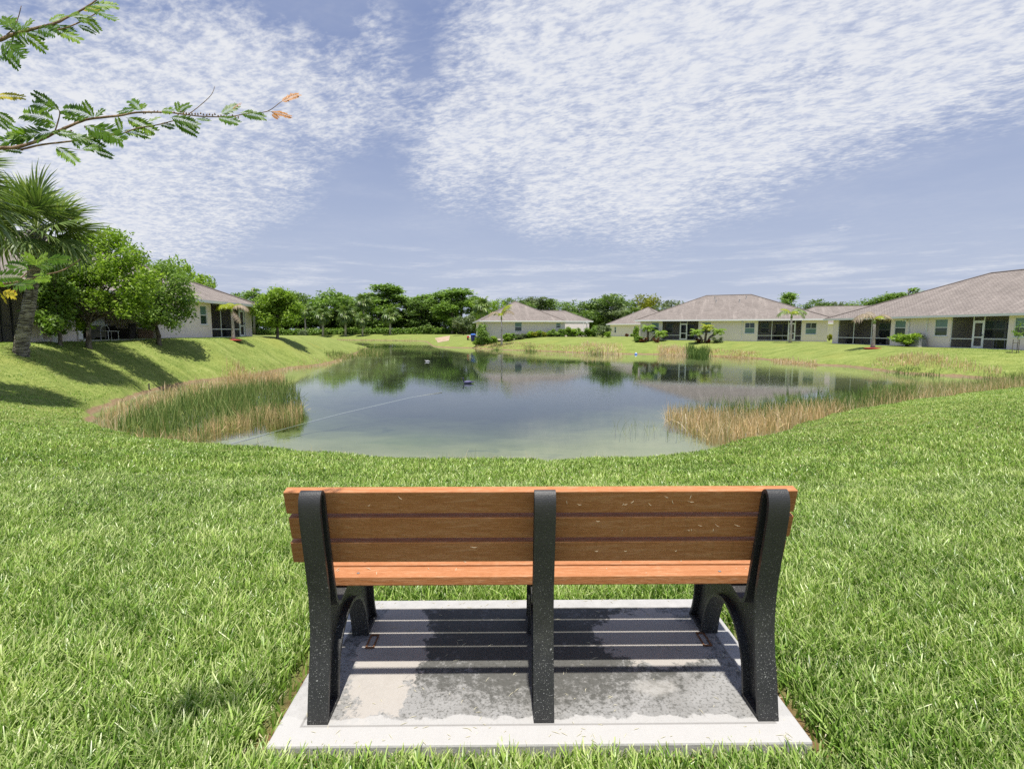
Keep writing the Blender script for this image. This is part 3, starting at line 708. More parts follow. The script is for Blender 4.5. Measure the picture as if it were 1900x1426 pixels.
        if dj:
            x0, x1 = dj; d_ = MB(); k = .09
            d_.box((x0+.006, .03, .03), (x0+k, .09, 2.09)); d_.box((x1-k, .03, .03), (x1-.006, .09, 2.09))
            for z0, z1 in ((.03,.20),(.84,.93),(1.98,2.09)): d_.box((x0+k, .035, z0), (x1-k, .085, z1))
            dd = d_.build('screen_door', fm, s.root)
            for z0, z1 in ((.20,.84),(.93,1.98)):
                MB().add([(x0+k,.06,z0),(x1-k,.06,z0),(x1-k,.06,z1),(x0+k,.06,z1)], [(0,1,2,3)]).build('screen', M_SCREEN, dd)
            MB().box((x1-.07, -.02, 1.0), (x1-.04, .03, 1.12)).build('handle', M_DARKFRAME, dd)
            MB().add([(x0,.07,2.16),(x1,.07,2.16),(x1,.07,h-.03),(x0,.07,h-.03)], [(0,1,2,3)]).build('screen_panel', M_SCREEN, f_o)
        for q in (win or []):
            s.window(q, y=depth-.13)
        for q in (slider or []):
            m = MB(); a_, b_ = q; m.box((a_, depth-.06, .02), (a_+.07, depth-.002, 2.1)); m.box((b_-.07, depth-.06, .02), (b_, depth-.002, 2.1)); m.box((a_+.07, depth-.06, 2.03), (b_-.07, depth-.002, 2.1)); m.box(((a_+b_)/2-.04, depth-.06, .02), ((a_+b_)/2+.04, depth-.002, 2.03))
            so = m.build('sliding_door', M_FRAME, s.root); MB().box((a_+.07, depth-.04, .03), ((a_+b_)/2-.04, depth-.03, 2.03)).build('pane', M_GLASS, so); MB().box(((a_+b_)/2+.04, depth-.04, .03), (b_-.07, depth-.03, 2.03)).build('pane', M_GLASS, so)
    rooms = None
    def roof(s, x0, x1, y0, y1, z, rise, ridge=None, name='roof', oh=.55, hipl=None, hipr=None):
        """hip roof over a rectangle of the house's own axes, plus fascia and gutter"""
        X0, X1, Y0, Y1 = x0-oh, x1+oh, y0-oh, y1+oh; W_, D_ = X1-X0, Y1-Y0; hl = hipl if hipl is not None else D_/2; hr = hipr if hipr is not None else D_/2
        if W_ >= hl+hr: r0, r1 = (X0+hl, (Y0+Y1)/2), (X1-hr, (Y0+Y1)/2)
        else: r0 = r1 = (X0+W_*hl/(hl+hr), (Y0+Y1)/2)
        z = z+.02; zr = z+rise
        V = [Vector((X0,Y0,z)), Vector((X1,Y0,z)), Vector((X1,Y1,z)), Vector((X0,Y1,z)), Vector((*r0, zr)), Vector((*r1, zr))]
        fs = [(0,1,5,4), (1,2,5), (2,3,4,5), (3,0,4)]
        me = bpy.data.meshes.new(name); vs = []; fcs = []; uvs = []
        for f in fs:
            b = len(vs); q = [V[i] for i in f]; e = (q[1]-q[0]).normalized(); nn = (q[1]-q[0]).cross(q[-1]-q[0]).normalized(); g = nn.cross(e)
            for p in q: vs.append(p); uvs.append(((p-q[0]).dot(e)+X0, (p-q[0]).dot(g)))
            fcs.append(tuple(range(b, b+len(q))))
        b = len(vs); vs += [p+Vector((0,0,-.02)) for p in V[:4]]; fcs.append((b+3,b+2,b+1,b)); uvs += [(0,0)]*4
        me.from_pydata(vs, [], fcs); uv = me.uv_layers.new(name='UVMap')
        for l in me.loops: uv.data[l.index].uv = uvs[l.vertex_index]
        me.update(); ro = link(name, me, M_ROOF, s.root)
        g = MB(); T = .13; zt = z-.005
        g.box((X0-T, Y0-T, zt-.16), (X1+T, Y0-.002, zt+.02)); g.box((X0-T, Y1+.002, zt-.16), (X1+T, Y1+T, zt+.02)); g.box((X0-T, Y0, zt-.16), (X0-.002, Y1, zt+.02)); g.box((X1+.002, Y0, zt-.16), (X1+T, Y1, zt+.02))
        g.build('gutter', M_TRIM, ro)
        MB().box((X0, Y0, zt-.09), (X1, Y1, zt-.03)).build('soffit', M_TRIM, ro)
        # ridge cap shingles
        c_ = MB()
        for a, b in ((V[0],V[4]), (V[1],V[5]), (V[2],V[5]), (V[3],V[4]), (V[4],V[5])):
            if (b-a).length > .1: c_.tube([a+Vector((0,0,.02)), b+Vector((0,0,.02))], .07, 6)
        c_.build('ridge_cap', M_ROOF, ro)
        return ro, V
    def vents(s, ro, V, spots):
        for fx, fy in spots:
            p = V[0].lerp(V[1], fx).lerp(V[4].lerp(V[5], fx), fy)
            MB().lathe([(.07,-.1),(.07,.35),(.10,.35),(.10,.42)], 10, (p.x, p.y, p.z)).build('vent_pipe', M_PIPE, ro)
    def box_sides(s, x0, x1, d, y0=.22):
        m = MB(); m.box((x0, y0, -.6), (x0+.2, d, s.h)); m.box((x1-.2, y0, -.6), (x1, d, s.h)); m.box((x0+.2, d-.2, -.6), (x1-.2, d, s.h))
        m.build('side_wall', M_WALL, s.root)
    def downspout(s, x, h=None):
        m = MB(); h = s.h; m.box((x, -.075, .12), (x+.07, -.005, h-.15)); m.box((x, -.35, .03), (x+.07, -.02, .10)); m.build('downspout', M_TRIM, s.root)

# left house along the left lawn
h = House('long cream house behind the palm and trees on the left lawn', (-21.5, 13.0), (-21.5, P(470,618,.9).y if False else 42.6), .88, 2.55, 15)
h.rooms = []
p0 = (2.0, h.s_of(63)); pat = (h.s_of(156), h.s_of(300)); p2 = (h.s_of(399), h.s_of(462))
w1 = h.rect(92, 533, 128, 596); w1 = (w1[0], .95, w1[2], 2.2); w2 = h.rect(379, 567, 391.5, 602)
holes = [(p0[0], 0.02, p0[1], h.h), (pat[0], 0.02, pat[1], h.h), (p2[0], .02, p2[1], h.h), w1, w2]
h.facade(holes); h.box_sides(0, h.L, h.D)
h.porch(*p0, mulls=(4.5, h.s_of(15), h.s_of(35)), frame=M_DARKFRAME, depth=2.8, rail=.72)
h.porch(*p2, mulls=(h.s_of(417), h.s_of(437)), door=(h.s_of(452)-.05, h.s_of(460)-.05), depth=2.8, win=[(p2[0]+.8, .9, p2[0]+2.0, 2.1)], slider=[(p2[0]+2.6, p2[0]+4.4)])
# open patio
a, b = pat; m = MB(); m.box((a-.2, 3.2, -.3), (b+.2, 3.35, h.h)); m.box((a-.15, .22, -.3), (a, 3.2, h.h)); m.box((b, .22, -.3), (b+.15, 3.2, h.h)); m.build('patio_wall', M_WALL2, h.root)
MB().box((a, -.1, -.4), (b, 3.2, .03)).build('patio_floor', M_FLOORC, h.root); MB().box((a, .0, h.h-.03), (b, 3.2, h.h+.01)).build('patio_ceiling', M_TRIM, h.root)
MB().box((a+.05, .05, .03), (a+.22, .22, h.h-.03)).build('post', M_TRIM, h.root)
so = MB().box((a+.75, 3.1, .03), (a+.83, 3.198, 2.1)).box((a+2.5, 3.1, .03), (a+2.58, 3.198, 2.1)).box((a+.83, 3.1, 2.03), (a+2.5, 3.198, 2.1)).box((a+1.62, 3.1, .03), (a+1.70, 3.198, 2.03)).build('sliding_door', M_FRAME, h.root)
MB().box((a+.83, 3.12, .04), (a+1.62, 3.13, 2.03)).build('pane', M_GLASS, so); MB().box((a+1.70, 3.12, .04), (a+2.5, 3.13, 2.03)).build('pane', M_GLASS, so)
h.window(w1, mull=False); h.window(w2)
ro, V = h.roof(0, h.L, 0, h.D, h.h, 3.7); h.vents(ro, V, [(.5,.5),(.7,.4)])
h.downspout(h.s_of(82)); h.downspout(h.s_of(150)); HL = h; PAT = pat

# right house, long facade facing the pond
h = House('long cream house with brown hip roof and two screened porches on the right edge', (34.15, 54.8), (37.75, 24.5), .0, 2.6, 17)
h.rooms = []
p1 = (h.s_of(1549), h.s_of(1646)); p2 = (h.s_of(1756), h.s_of(1862))
def wr(h, *q):
    r = h.rect(*q); return (r[0], r[1], r[2], r[3])
w1 = wr(h, 1652.6, 593.7, 1673, 622); w2 = wr(h, 1726, 591.6, 1750, 623); w3 = wr(h, 1872, 588, 1915, 625)
h.facade([(p1[0], .02, p1[1], h.h), (p2[0], .02, p2[1], h.h), w1, w2, w3]); h.box_sides(0, h.L, h.D)
h.porch(*p1, mulls=(h.s_of(1577), h.s_of(1609.5)), depth=2.8, win=[(p1[0]+2.2, .75, p1[0]+3.6, 2.15), (p1[0]+4.4, .75, p1[0]+5.8, 2.15)], rail=.68, slider=[(p1[1]-1.9, p1[1]-.3)])
h.porch(*p2, door=(h.s_of(1797), h.s_of(1815.5)), depth=2.0, win=[(p2[0]+.7, .8, p2[0]+2.6, 2.2)], slider=[(p2[1]-2.6, p2[1]-.9)], rail=.75)
for w_ in (w1, w2, w3): h.window(w_)
ro, V = h.roof(0, h.L, 0, h.D, h.h, 3.95); h.vents(ro, V, [(.47,.66),(.51,.70),(.60,.62)])
h.downspout(h.s_of(1679)); h.downspout(h.s_of(1712)); HR = h

# house across the pond with two porches
h = House('cream house across the pond with a door between palm clumps and two screened porches', (17.35, 69.6), (37.7, 61.5), .16, 2.6, 16)
h.rooms = []
p1 = (h.s_of(1225.5), h.s_of(1293)); p2 = (h.s_of(1401), h.s_of(1482.5))
wa = wr(h, 1206, 598, 1220, 616); wb = wr(h, 1298.5, 597.5, 1315.5, 618); wc = wr(h, 1377.5, 598.3, 1396, 618.5); wd_ = wr(h, 1489, 598.5, 1509.5, 620)
h.facade([(p1[0], .02, p1[1], h.h), (p2[0], .02, p2[1], h.h), wa, wb, wc, wd_]); h.box_sides(0, h.L, h.D)
h.porch(*p1, door=(h.s_of(1259), h.s_of(1271)), depth=2.6, win=[(p1[0]+.3, .9, p1[0]+1.2, 2.2)], slider=[(p1[0]+2.2, p1[1]-.6)])
h.porch(*p2, mulls=(h.s_of(1427),), door=(h.s_of(1458), h.s_of(1470)), depth=2.6, win=[(p2[0]+.5, .9, p2[0]+1.5, 2.2)], slider=[(p2[0]+2.2, p2[0]+4.0)])
for w_ in (wa, wb): h.window(w_)
for w_ in (wc, wd_): h.window(w_, upper=M_GLASS, lower=M_BLIND, mull=True)
ro, V = h.roof(0, h.L, 0, h.D, h.h, 3.55, hipl=8.6, hipr=8.6); h.vents(ro, V, [(.30,.82),(.36,.68),(.62,.68),(.75,.82)])
h.downspout(h.s_of(1372)); HM = h

# house in the middle distance with the pyramid roof
h = House('cream house with pyramid roof peak behind the low hedge in the centre distance', (-4.65, 83.7), (12.9, 86.2), .40, 2.55, 16)
h.rooms = []
w1 = wr(h, 955.3, 598, 968, 614.5); w2 = wr(h, 1030.8, 599.2, 1039.4, 608.3)
h.facade([w1, w2]); h.box_sides(0, h.L, h.D)
h.window(w1); h.window(w2)
ro, V = h.roof(0, 12.9, 0, h.D, h.h, 3.6, hipl=7.0, hipr=7.0)
h.roof(6.0, h.L, .6, 9.0, h.h, 1.85, name='wing_roof', hipr=3.6)
h.downspout(h.L-1.0); HC = h

# small house part between the two
h = House('small cream house end with narrow window half hidden behind the round bush', (P(1133,624,.1).x*.0+20.4, 107.0), (30.5, 101.0), .1, 2.6, 14)
h.rooms = []
w1 = wr(h, 1138, 606, 1141.5, 617); w2 = wr(h, 1174, 605, 1183, 619)
h.facade([w1, w2]); h.box_sides(0, h.L, h.D); h.window(w1); h.window(w2); h.roof(0, h.L, 0, h.D, h.h, 3.6)
h = House('distant brown roof and cream wall seen in the gap between the two right houses', (45, 88.0), (66, 80), .1, 2.5, 14)
h.rooms = []; w1 = (2.0, .9, 3.2, 2.1); h.facade([w1]); h.box_sides(0, h.L, h.D); h.window(w1); h.roof(0, h.L, 0, h.D, h.h, 3.0)
# ------------------------------------------------------------ vegetation
def leaf_mat(name, stops, transl=.3, rough=.5):
    t = material(name); c = t.ramp(t.attr('tone'), stops)
    b = t.new('ShaderNodeBsdfPrincipled'); t.put(b.inputs['Base Color'], c); b.inputs['Roughness'].default_value = rough; b.inputs['Specular IOR Level'].default_value = .35
    tl = t.new('ShaderNodeBsdfTranslucent'); t.put(tl.inputs[0], t.mix(1.0, c, (1.1,1.25,.55,1), 'MULTIPLY'))
    m = t.new('ShaderNodeMixShader'); m.inputs[0].default_value = transl
    t.l.new(b.outputs[0], m.inputs[1]); t.l.new(tl.outputs[0], m.inputs[2]); t.l.new(m.outputs[0], t.out.inputs[0]); return t.m
L_OAK = leaf_mat('oak_leaves', [(0, (0.051,0.087,0.023)), (.5, (0.131,0.210,0.051)), (1, (0.275,0.377,0.102))])
L_PINE = leaf_mat('pine_needles', [(0, (0.072,0.123,0.026)), (.5, (0.189,0.304,0.065)), (1, (0.377,0.522,0.131))])
L_BRIGHT = leaf_mat('bright_leaves', [(0, (0.084,0.144,0.018)), (.5, (0.228,0.348,0.042)), (1, (0.432,0.576,0.084))], .4)
L_MID = leaf_mat('mid_leaves', [(0, (0.068,0.121,0.022)), (.5, (0.176,0.284,0.054)), (1, (0.338,0.472,0.108))], .35)
L_YEL = leaf_mat('yellow_leaves', [(0, (.12,.14,.015)), (.5, (.27,.29,.02)), (1, (.42,.42,.05))], .35)
L_GREY = leaf_mat('grey_leaves', [(0, (0.069,0.103,0.046)), (.5, (0.149,0.196,0.092)), (1, (0.276,0.322,0.172))])
L_RED = leaf_mat('red_leaves', [(0, (.06,.015,.012)), (.5, (.15,.04,.02)), (1, (.28,.14,.03))])
L_FROND = leaf_mat('frond_leaves', [(0, (0.060,0.105,0.030)), (.5, (0.165,0.240,0.068)), (.85, (0.360,0.420,0.135)), (1, (0.675,0.510,0.150))], .25, .4)
L_YFROND = leaf_mat('yellow_frond_leaves', [(0, (.20,.26,.02)), (.5, (.36,.42,.03)), (1, (.55,.50,.06))], .4, .4)
L_DRY = leaf_mat('dry_frond_leaves', [(0, (.18,.12,.09)), (.5, (.34,.27,.20)), (1, (.50,.42,.28))], .25, .6)
def bark(name, a, b, sc_=8):
    t = material(name); o = t.coord('Object'); n = t.noise(t.mapping(o, (1, 1, .35)), sc_, 5, .65)
    principled(t, t.mix(t.step(n, .35, .65), (*a, 1), (*b, 1)), .9, .15, 0, t.bump(n, .8, .03)); return t.m
B_BARK = bark('bark', (.07,.055,.045), (.22,.19,.16)); B_GREY = bark('grey_bark', (.16,.15,.13), (.36,.33,.30)); B_LIGHT = bark('smooth_palm_bark', (.33,.29,.26), (.52,.48,.43), 5)
t = material('sabal_bark'); o = t.coord('Object'); n = t.noise(o, 5, 4, .6)
z_ = t.sep(t.vmath('ADD', o, t.vmath('MULTIPLY', t.new('ShaderNodeTexNoise').outputs['Color'], (0,0,.1))))[2]
rg = t.noise(t.mapping(o, (2.5, 2.5, 16)), 1.4, 4, .7, .6); pt = t.noise(o, 2.4, 4, .6)
c = t.mix(t.step(rg, .40, .60), (.07,.06,.05,1), (.42,.38,.32,1)); c = t.mix(t.math('MULTIPLY', t.step(pt, .5, .68), .7), c, (.06,.055,.04,1))
principled(t, c, .9, .15, 0, t.bump(rg, 1.0, .05)); B_SABAL = t.m

def leaf_cloud(centres, radii, n, size, seed, flat=.0, shell=.55, clump=9, csize=.22, squash=1.0, up=.45):
    """leaf-sized faces in clusters inside overlapping lobes"""
    r = np.random.RandomState(seed); centres = np.array(centres, float); radii = np.array(radii, float)
    k = r.choice(len(centres), n//clump, p=radii**2/np.sum(radii**2))
    d = r.randn(len(k), 3); d /= np.linalg.norm(d, axis=1, keepdims=True)
    rad = radii[k]*(shell+(1-shell)*r.rand(len(k))**.6)*(.85+.3*r.rand(len(k)))
    c = centres[k]+d*rad[:, None]*np.array([1, 1, squash])
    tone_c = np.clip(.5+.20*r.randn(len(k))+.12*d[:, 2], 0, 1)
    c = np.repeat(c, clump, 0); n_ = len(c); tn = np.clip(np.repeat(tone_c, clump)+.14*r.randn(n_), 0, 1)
    c = c+r.randn(n_, 3)*csize*np.array([1, 1, .6])
    nrm = r.randn(n_, 3); nrm[:, 2] += up*2; nrm /= np.linalg.norm(nrm, axis=1, keepdims=True)
    a = np.cross(nrm, r.randn(n_, 3)); a /= np.linalg.norm(a, axis=1, keepdims=True); b = np.cross(nrm, a)
    s = size*(.6+.8*r.rand(n_))[:, None]; a = a*s; b = b*s*.5
    V = np.stack([c-a, c+b*.9-a*.1, c+a, c-b*.9+a*.1], 1).reshape(-1, 3); Fq = np.arange(n_*4).reshape(-1, 4)
    return V, Fq, np.repeat(tn, 4)
PROTO = {}
def tree_proto(kind, seed):
    """meshes of height 1 (crown and trunk)"""
    key = (kind, seed)
    if key in PROTO: return PROTO[key]
    r = random.Random(seed*31+len(kind)); tr = MB()
    def limb(p0, p1, r0, r1, bend=.04, n=5):
        p0, p1 = Vector(p0), Vector(p1); k1 = Vector((r.uniform(-bend, bend), r.uniform(-bend, bend), r.uniform(0, bend)))
        pts = [p0.lerp(p1, i/n)+k1*math.sin(math.pi*i/n) for i in range(n+1)]
        tr.tube(pts, [r0+(r1-r0)*i/n for i in range(n+1)], 6)
    cs, rd = [], []
    if kind == 'oak':
        for i in range(17):
            a = r.uniform(0, 6.28); q = r.uniform(.05, .40); z = r.uniform(.22, .86)*(1-.25*q); cs.append((math.cos(a)*q, math.sin(a)*q, z)); rd.append(r.uniform(.12, .20))
        limb((0,0,0), (0,0,.35), .035, .028)
        for c in cs[:8]: limb((0,0,.3), c, .018, .005)
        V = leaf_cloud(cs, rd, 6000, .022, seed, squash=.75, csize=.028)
    elif kind == 'pine':
        limb((0,0,0), (r.uniform(-.04,.04),0,.93), .018, .006, .03)
        for i in range(15):
            a = r.uniform(0, 6.28); z = r.uniform(.45, .97); q = r.uniform(.04, .20)*(1.25-z*.8); cs.append((math.cos(a)*q, math.sin(a)*q, z)); rd.append(r.uniform(.05, .10))
        for c in cs: limb((0,0,c[2]-.04), c, .006, .002, .01, 3)
        V = leaf_cloud(cs, rd, 4200, .017, seed, squash=.95, csize=.020, shell=.1)
    elif kind == 'tall':
        limb((0,0,0), (0,0,.6), .024, .012)
        for i in range(16):
            a = r.uniform(0, 6.28); z = r.uniform(.16, .92); q = r.uniform(.02, .24)*(1.2-z*.7); cs.append((math.cos(a)*q, math.sin(a)*q, z)); rd.append(r.uniform(.07, .13))
        for c in cs[:9]: limb((0,0,max(.2, c[2]-.2)), c, .01, .003, .02, 4)
        V = leaf_cloud(cs, rd, 6500, .018, seed, squash=.9, csize=.024, shell=.4)
    elif kind == 'bush':
        for i in range(12):
            a = r.uniform(0, 6.28); q = r.uniform(.05, .42); z = r.uniform(.18, .78); cs.append((math.cos(a)*q, math.sin(a)*q, z)); rd.append(r.uniform(.14, .22))
        for c in cs[:7]: limb((0,0,0), c, .02, .006, .03, 4)
        V = leaf_cloud(cs, rd, 3200, .045, seed, squash=.9, csize=.05, shell=.4)
    me = np_mesh('crown', V[0], V[1], {'tone': V[2]}); tm = bpy.data.meshes.new('trunk'); tm.from_pydata(tr.v, [], tr.f); tm.update(); tm.shade_smooth()
    PROTO[key] = (me, tm); return PROTO[key]
MATCOPY = {}
def tree(kind, seed, x, y, hgt, wid, leaf, barkm, label, cat='tree', group=None, name=None, z=None, rz=None, lift=0):
    cr, tk = tree_proto(kind, seed)
    k = (cr.name, leaf.name)
    if k not in MATCOPY:
        c2 = cr.copy(); c2.materials.clear(); c2.materials.append(leaf); MATCOPY[k] = c2
    k2 = (tk.name, barkm.name)
    if k2 not in MATCOPY:
        c3 = tk.copy(); c3.materials.clear(); c3.materials.append(barkm); MATCOPY[k2] = c3
    e = empty(name or 'tree', (x, y, (gz(x, y) if z is None else z)-.05+lift), rnd.uniform(0, 6.28) if rz is None else rz, label, cat, group)
    for nm, me in (('crown' if kind != 'bush' else 'foliage', MATCOPY[k]), ('trunk' if kind != 'bush' else 'stem', MATCOPY[k2])):
        o = link(nm, me, None, e); o.scale = (wid, wid, hgt)
    return e
def treepx(kind, seed, px, top, wpx, Yd, leaf, barkm, label, **k):
    """place by where it stands (column px, depth Yd); its top reaches row `top`"""
    q = PY(px, top, Yd); z0 = gz(q.x, Yd); span = {'oak': .95, 'pine': .42, 'tall': .58, 'bush': 1.1}[kind]
    return tree(kind, seed, q.x, Yd, (q.z-z0)/{'oak': 1.0, 'pine': 1.06, 'tall': 1.03, 'bush': .98}[kind], wpx/F*Yd/span, leaf, barkm, label, z=z0, **k)
# -- distant treeline behind the hedge
ROW = [
 ('oak',1,395,548,75,150,L_OAK,'dark oak rising just right of the left house roof'),
 ('pine',2,467,521,60,165,L_PINE,'thin pine with gaps above the shade tree on the left lawn'),
 ('oak',3,440,538,90,172,L_MID,'broad tree between the left house and the thin pine'),
 ('oak',4,500,545,80,175,L_OAK,'dark tree directly behind the lawn shade tree'),
 ('oak',5,548,535,80,178,L_OAK,'dark oak at the left shoulder of the big dome of trees'),
 ('oak',6,597,528,105,176,L_MID,'large domed oak, highest of the trees over the left end of the hedge'),
 ('oak',7,637,541,60,180,L_OAK,'oak on the right shoulder of the big dome of trees'),
 ('tall',8,662,561,45,182,L_MID,'low tree in the dip of the treeline'),
 ('pine',9,686,531,85,178,L_PINE,'left pine of the tall pair above the far inlet'),
 ('pine',10,718,524,95,176,L_PINE,'tallest far pine above the far inlet'),
 ('tall',11,703,545,75,172,L_MID,'leafy tree at the feet of the tall pine pair'),
 ('tall',12,757,548,55,180,L_MID,'narrow tree just right of the tall pine pair'),
 ('pine',13,795,534,80,176,L_PINE,'pine left of the row end above the sandy path'),
 ('tall',14,780,551,60,170,L_OAK,'dark leafy tree above the sandy path'),
 ('pine',15,822,538,60,174,L_PINE,'slim pine between two wider pines above the right lawn tip'),
 ('pine',16,852,532,95,165,L_PINE,'wide bright pine left of the middle house'),
 ('tall',17,838,552,70,160,L_MID,'leafy tree under the wide bright pine'),
 ('tall',18,880,543,50,158,L_MID,'tree between the wide pine and the airy round tree'),
 ('oak',19,910,540,62,150,L_BRIGHT,'airy yellow green round tree left of the pyramid roof'),
 ('oak',20,955,545,60,160,L_OAK,'dark oak just behind the pyramid roof peak'),
 ('tall',21,990,543,60,165,L_GREY,'greyish tree with twiggy top right of the pyramid roof'),
 ('tall',22,1015,549,50,168,L_OAK,'slender dark tree above the middle house roof wing'),
 ('oak',23,1052,556,60,165,L_MID,'low mid green tree above the right end of the middle house'),
 ('oak',24,1096,541,85,150,L_OAK,'broad live oak left of the centre of the gap between houses'),
 ('oak',25,1140,538,95,145,L_OAK,'tallest broad live oak in the gap between the houses'),
 ('oak',26,1160,560,80,140,L_GREY,'grey green oak low in front of the tall live oak'),
 ('oak',27,1195,542,58,150,L_YEL,'yellow green flowering tree above the small house roof'),
 ('oak',28,1238,553,75,150,L_GREY,'grey green oak left of the porch house roof'),
 ('tall',29,1270,566,50,150,L_OAK,'dark tree touching the left slope of the porch house roof'),
 ('oak',30,1418,550,60,120,L_OAK,'dark tree left of the pine over the porch house ridge'),
 ('pine',31,1462,540,50,118,L_PINE,'pine over the right slope of the porch house roof'),
 ('oak',32,1507,552,75,125,L_OAK,'dark oak right of the pine over the porch house'),
 ('oak',33,1545,556,65,128,L_GREY,'grey green tree over the gap between the right houses'),
 ('oak',34,1585,549,70,122,L_OAK,'dark round tree left of the right house roof'),
 ('tall',35,1622,546,55,118,L_MID,'mid green tree at the foot of the right roof slope'),
 ('tall',36,1655,538,50,115,L_MID,'leafy tree halfway along the right roof slope'),
 ('pine',37,1690,521,55,112,L_PINE,'tall bright pine above the right roof slope'),
 ('tall',38,1722,531,45,110,L_OAK,'dark tree highest along the right roof slope'),
 ('oak',40,1600,552,70,130,L_MID,'round mid green tree behind the left end of the right house roof'),
 ('oak',41,1665,545,70,125,L_OAK,'dark oak beside the tall bright pine over the right roof'),
 ('oak',42,1703,540,60,125,L_MID,'leafy oak behind the foot of the tall bright pine'),
 ('oak',43,1440,558,70,130,L_OAK,'low dark oak beneath the pine over the porch house'),
 ('tall',44,1530,562,50,135,L_MID,'low green tree between two dark oaks over the porch house end'),
 ('pine',39,1878,502,70,95,L_PINE,'pine top showing over the right house ridge')]
for kd, sd, px, top, wp, Yd, lf, lb in ROW:
    pr_ = {'oak': 5, 'pine': 5, 'tall': 4}[kd]
    treepx(kd, sd % pr_+1, px, top, wp*(1.0 if kd == 'pine' else 1.2), Yd, lf, B_GREY, lb)
# second rank, darker, filling the gaps low down
k = 0
for px, top, Yd in [(415,575,185),(455,570,186),(520,572,188),(565,565,186),(618,570,186),(650,575,188),(735,572,186),(770,575,184),(812,572,182),(865,572,176),(925,570,170),(1070,572,172),(1115,575,160),(1215,572,158),(1255,575,158)]:
    k += 1; ORD = 'first second third fourth fifth sixth seventh eighth ninth tenth eleventh twelfth thirteenth fourteenth fifteenth'.split()
    treepx('bush', k % 3+1, px, top, 90, Yd, L_OAK, B_GREY, ORD[k-1]+' from the left of the low dark trees under the distant treeline', group='dark understory trees under the distant treeline')
treepx('bush', 2, 690, 580, 110, 190, L_OAK, B_GREY, 'widest low dark tree, behind the feet of the tall pine pair', group='dark understory trees under the distant treeline')

# -- palms
def fan_leaf_mesh(seed, L=1.0, nseg=34, span=R(250), droop=.35, wd=.035):
    """costapalmate fan: petiole along +X then radiating, folded, drooping segments"""
    r = np.random.RandomState(seed); Vs, Fs, T = [], [], []; b = 0; pet = .85*L
    for i in range(nseg):
        a = -span/2+span*i/(nseg-1)+r.randn()*.03; ln = L*(.78+.25*math.cos(a*.6))*(.9+.2*r.rand()); tn = np.clip(.45+.18*r.randn(), 0, .92)
        o = np.array([pet-.10*L+.25*L*math.cos(a)*.3, 0, 0]); dr = droop*(.7+.6*r.rand()); d = np.array([math.cos(a), math.sin(a), 0]); sd = np.array([-math.sin(a), math.cos(a), 0])
        fold = .35*(1 if i % 2 else -1)
        for j in range(5):
            s = j/4; w = wd*L*(1.0 if s < .5 else (1-s)*2*.9+.03)*(.35+min(s*2.2, 1)*.9); z = -dr*ln*s**2.6+.10*math.cos(a*1.0)*0
            ct = o+d*ln*(s-.10*dr*s*s*3)+np.array([0, 0, z]); off = sd*w+np.array([0, 0, fold*w])
            Vs += [ct-off, ct+off]; T += [min(1, tn+.25*max(0, s-.7)*3*r.rand())]*2
        Fs += [[b+2*j, b+2*j+1, b+2*j+3, b+2*j+2] for j in range(4)]; b += 10
    # petiole
    for k2 in range(2):
        pts = [(0,0,0), (pet*.5,0,.04*L), (pet,0,0)]; ww = .018*L
        for p in pts: Vs += [np.array(p)+np.array([0, -ww if not k2 else 0, 0 if not k2 else -ww]), np.array(p)+np.array([0, ww if not k2 else 0, 0 if not k2 else ww])]; T += [.7, .7]
        Fs += [[b+2*j, b+2*j+1, b+2*j+3, b+2*j+2] for j in range(2)]; b += 6
    return np_mesh('frond', np.array(Vs), np.array(Fs), {'tone': np.array(T)})
def pinnate_mesh(seed, L=1.0, n=34, arch=.9, lw=.03, ll=.33, rise=.9, droopl=.5):
    """arching feather frond starting at the origin heading +X and up"""
    r = np.random.RandomState(seed); Vs, Fs, T = [], [], []; b = 0
    def spine(s): a0 = rise; th = a0-arch*2.0*s; return np.array([L*(math.sin(a0)-math.sin(th))/(arch*2.0)*1.0 if arch else L*s, 0, -L*(math.cos(a0)-math.cos(th))/(arch*2.0)])
    for i in range(n):
        s = .12+.88*i/(n-1); p = spine(s); q = spine(min(s+.02, 1.02)); tg = (q-p)/np.linalg.norm(q-p+1e-9); ln = ll*L*math.sin(math.pi*min(1, .12+s*.85))**.6*(.85+.3*r.rand()); tn = np.clip(.5+.2*r.randn(), 0, 1)
        for sg in (-1, 1):
            d = tg*.55+np.array([0, sg*1.0, .15*r.randn()]); d /= np.linalg.norm(d)
            for j in range(3):
                u = j/2; c = p+d*ln*u+np.array([0, 0, -droopl*ln*u*u]); w = lw*L*(1 if j == 1 else (.5 if j == 0 else .08)); off = tg*w*.5
                Vs += [c-off, c+off]; T += [tn, tn]
            Fs += [[b+2*j, b+2*j+1, b+2*j+3, b+2*j+2] for j in range(2)]; b += 6
    for k2 in range(2):
        N = 8
        for j in range(N):
            p = spine(j/(N-1)); w = .016*L*(1.2-j/N); off = np.array([0, w, 0]) if k2 else np.array([0, 0, w]); Vs += [p-off, p+off]; T += [.8, .8]
        Fs += [[b+2*j, b+2*j+1, b+2*j+3, b+2*j+2] for j in range(N-1)]; b += 2*N
    return np_mesh('frond', np.array(Vs), np.array(Fs), {'tone': np.array(T)})
def put_frond(me, root, loc, az, el, mat, sc_=1.0, roll=0):
    k = (me.name, mat.name)
    if k not in MATCOPY:
        c = me.copy(); c.materials.clear(); c.materials.append(mat); MATCOPY[k] = c
    o = link('frond', MATCOPY[k], None, root); o.location = loc; o.rotation_euler = (roll, -el, az); o.scale = (sc_,)*3; return o
FANS = [fan_leaf_mesh(s, 1.0, 34, R(255), d, .026) for s, d in ((1,.14),(2,.28),(3,.5))]
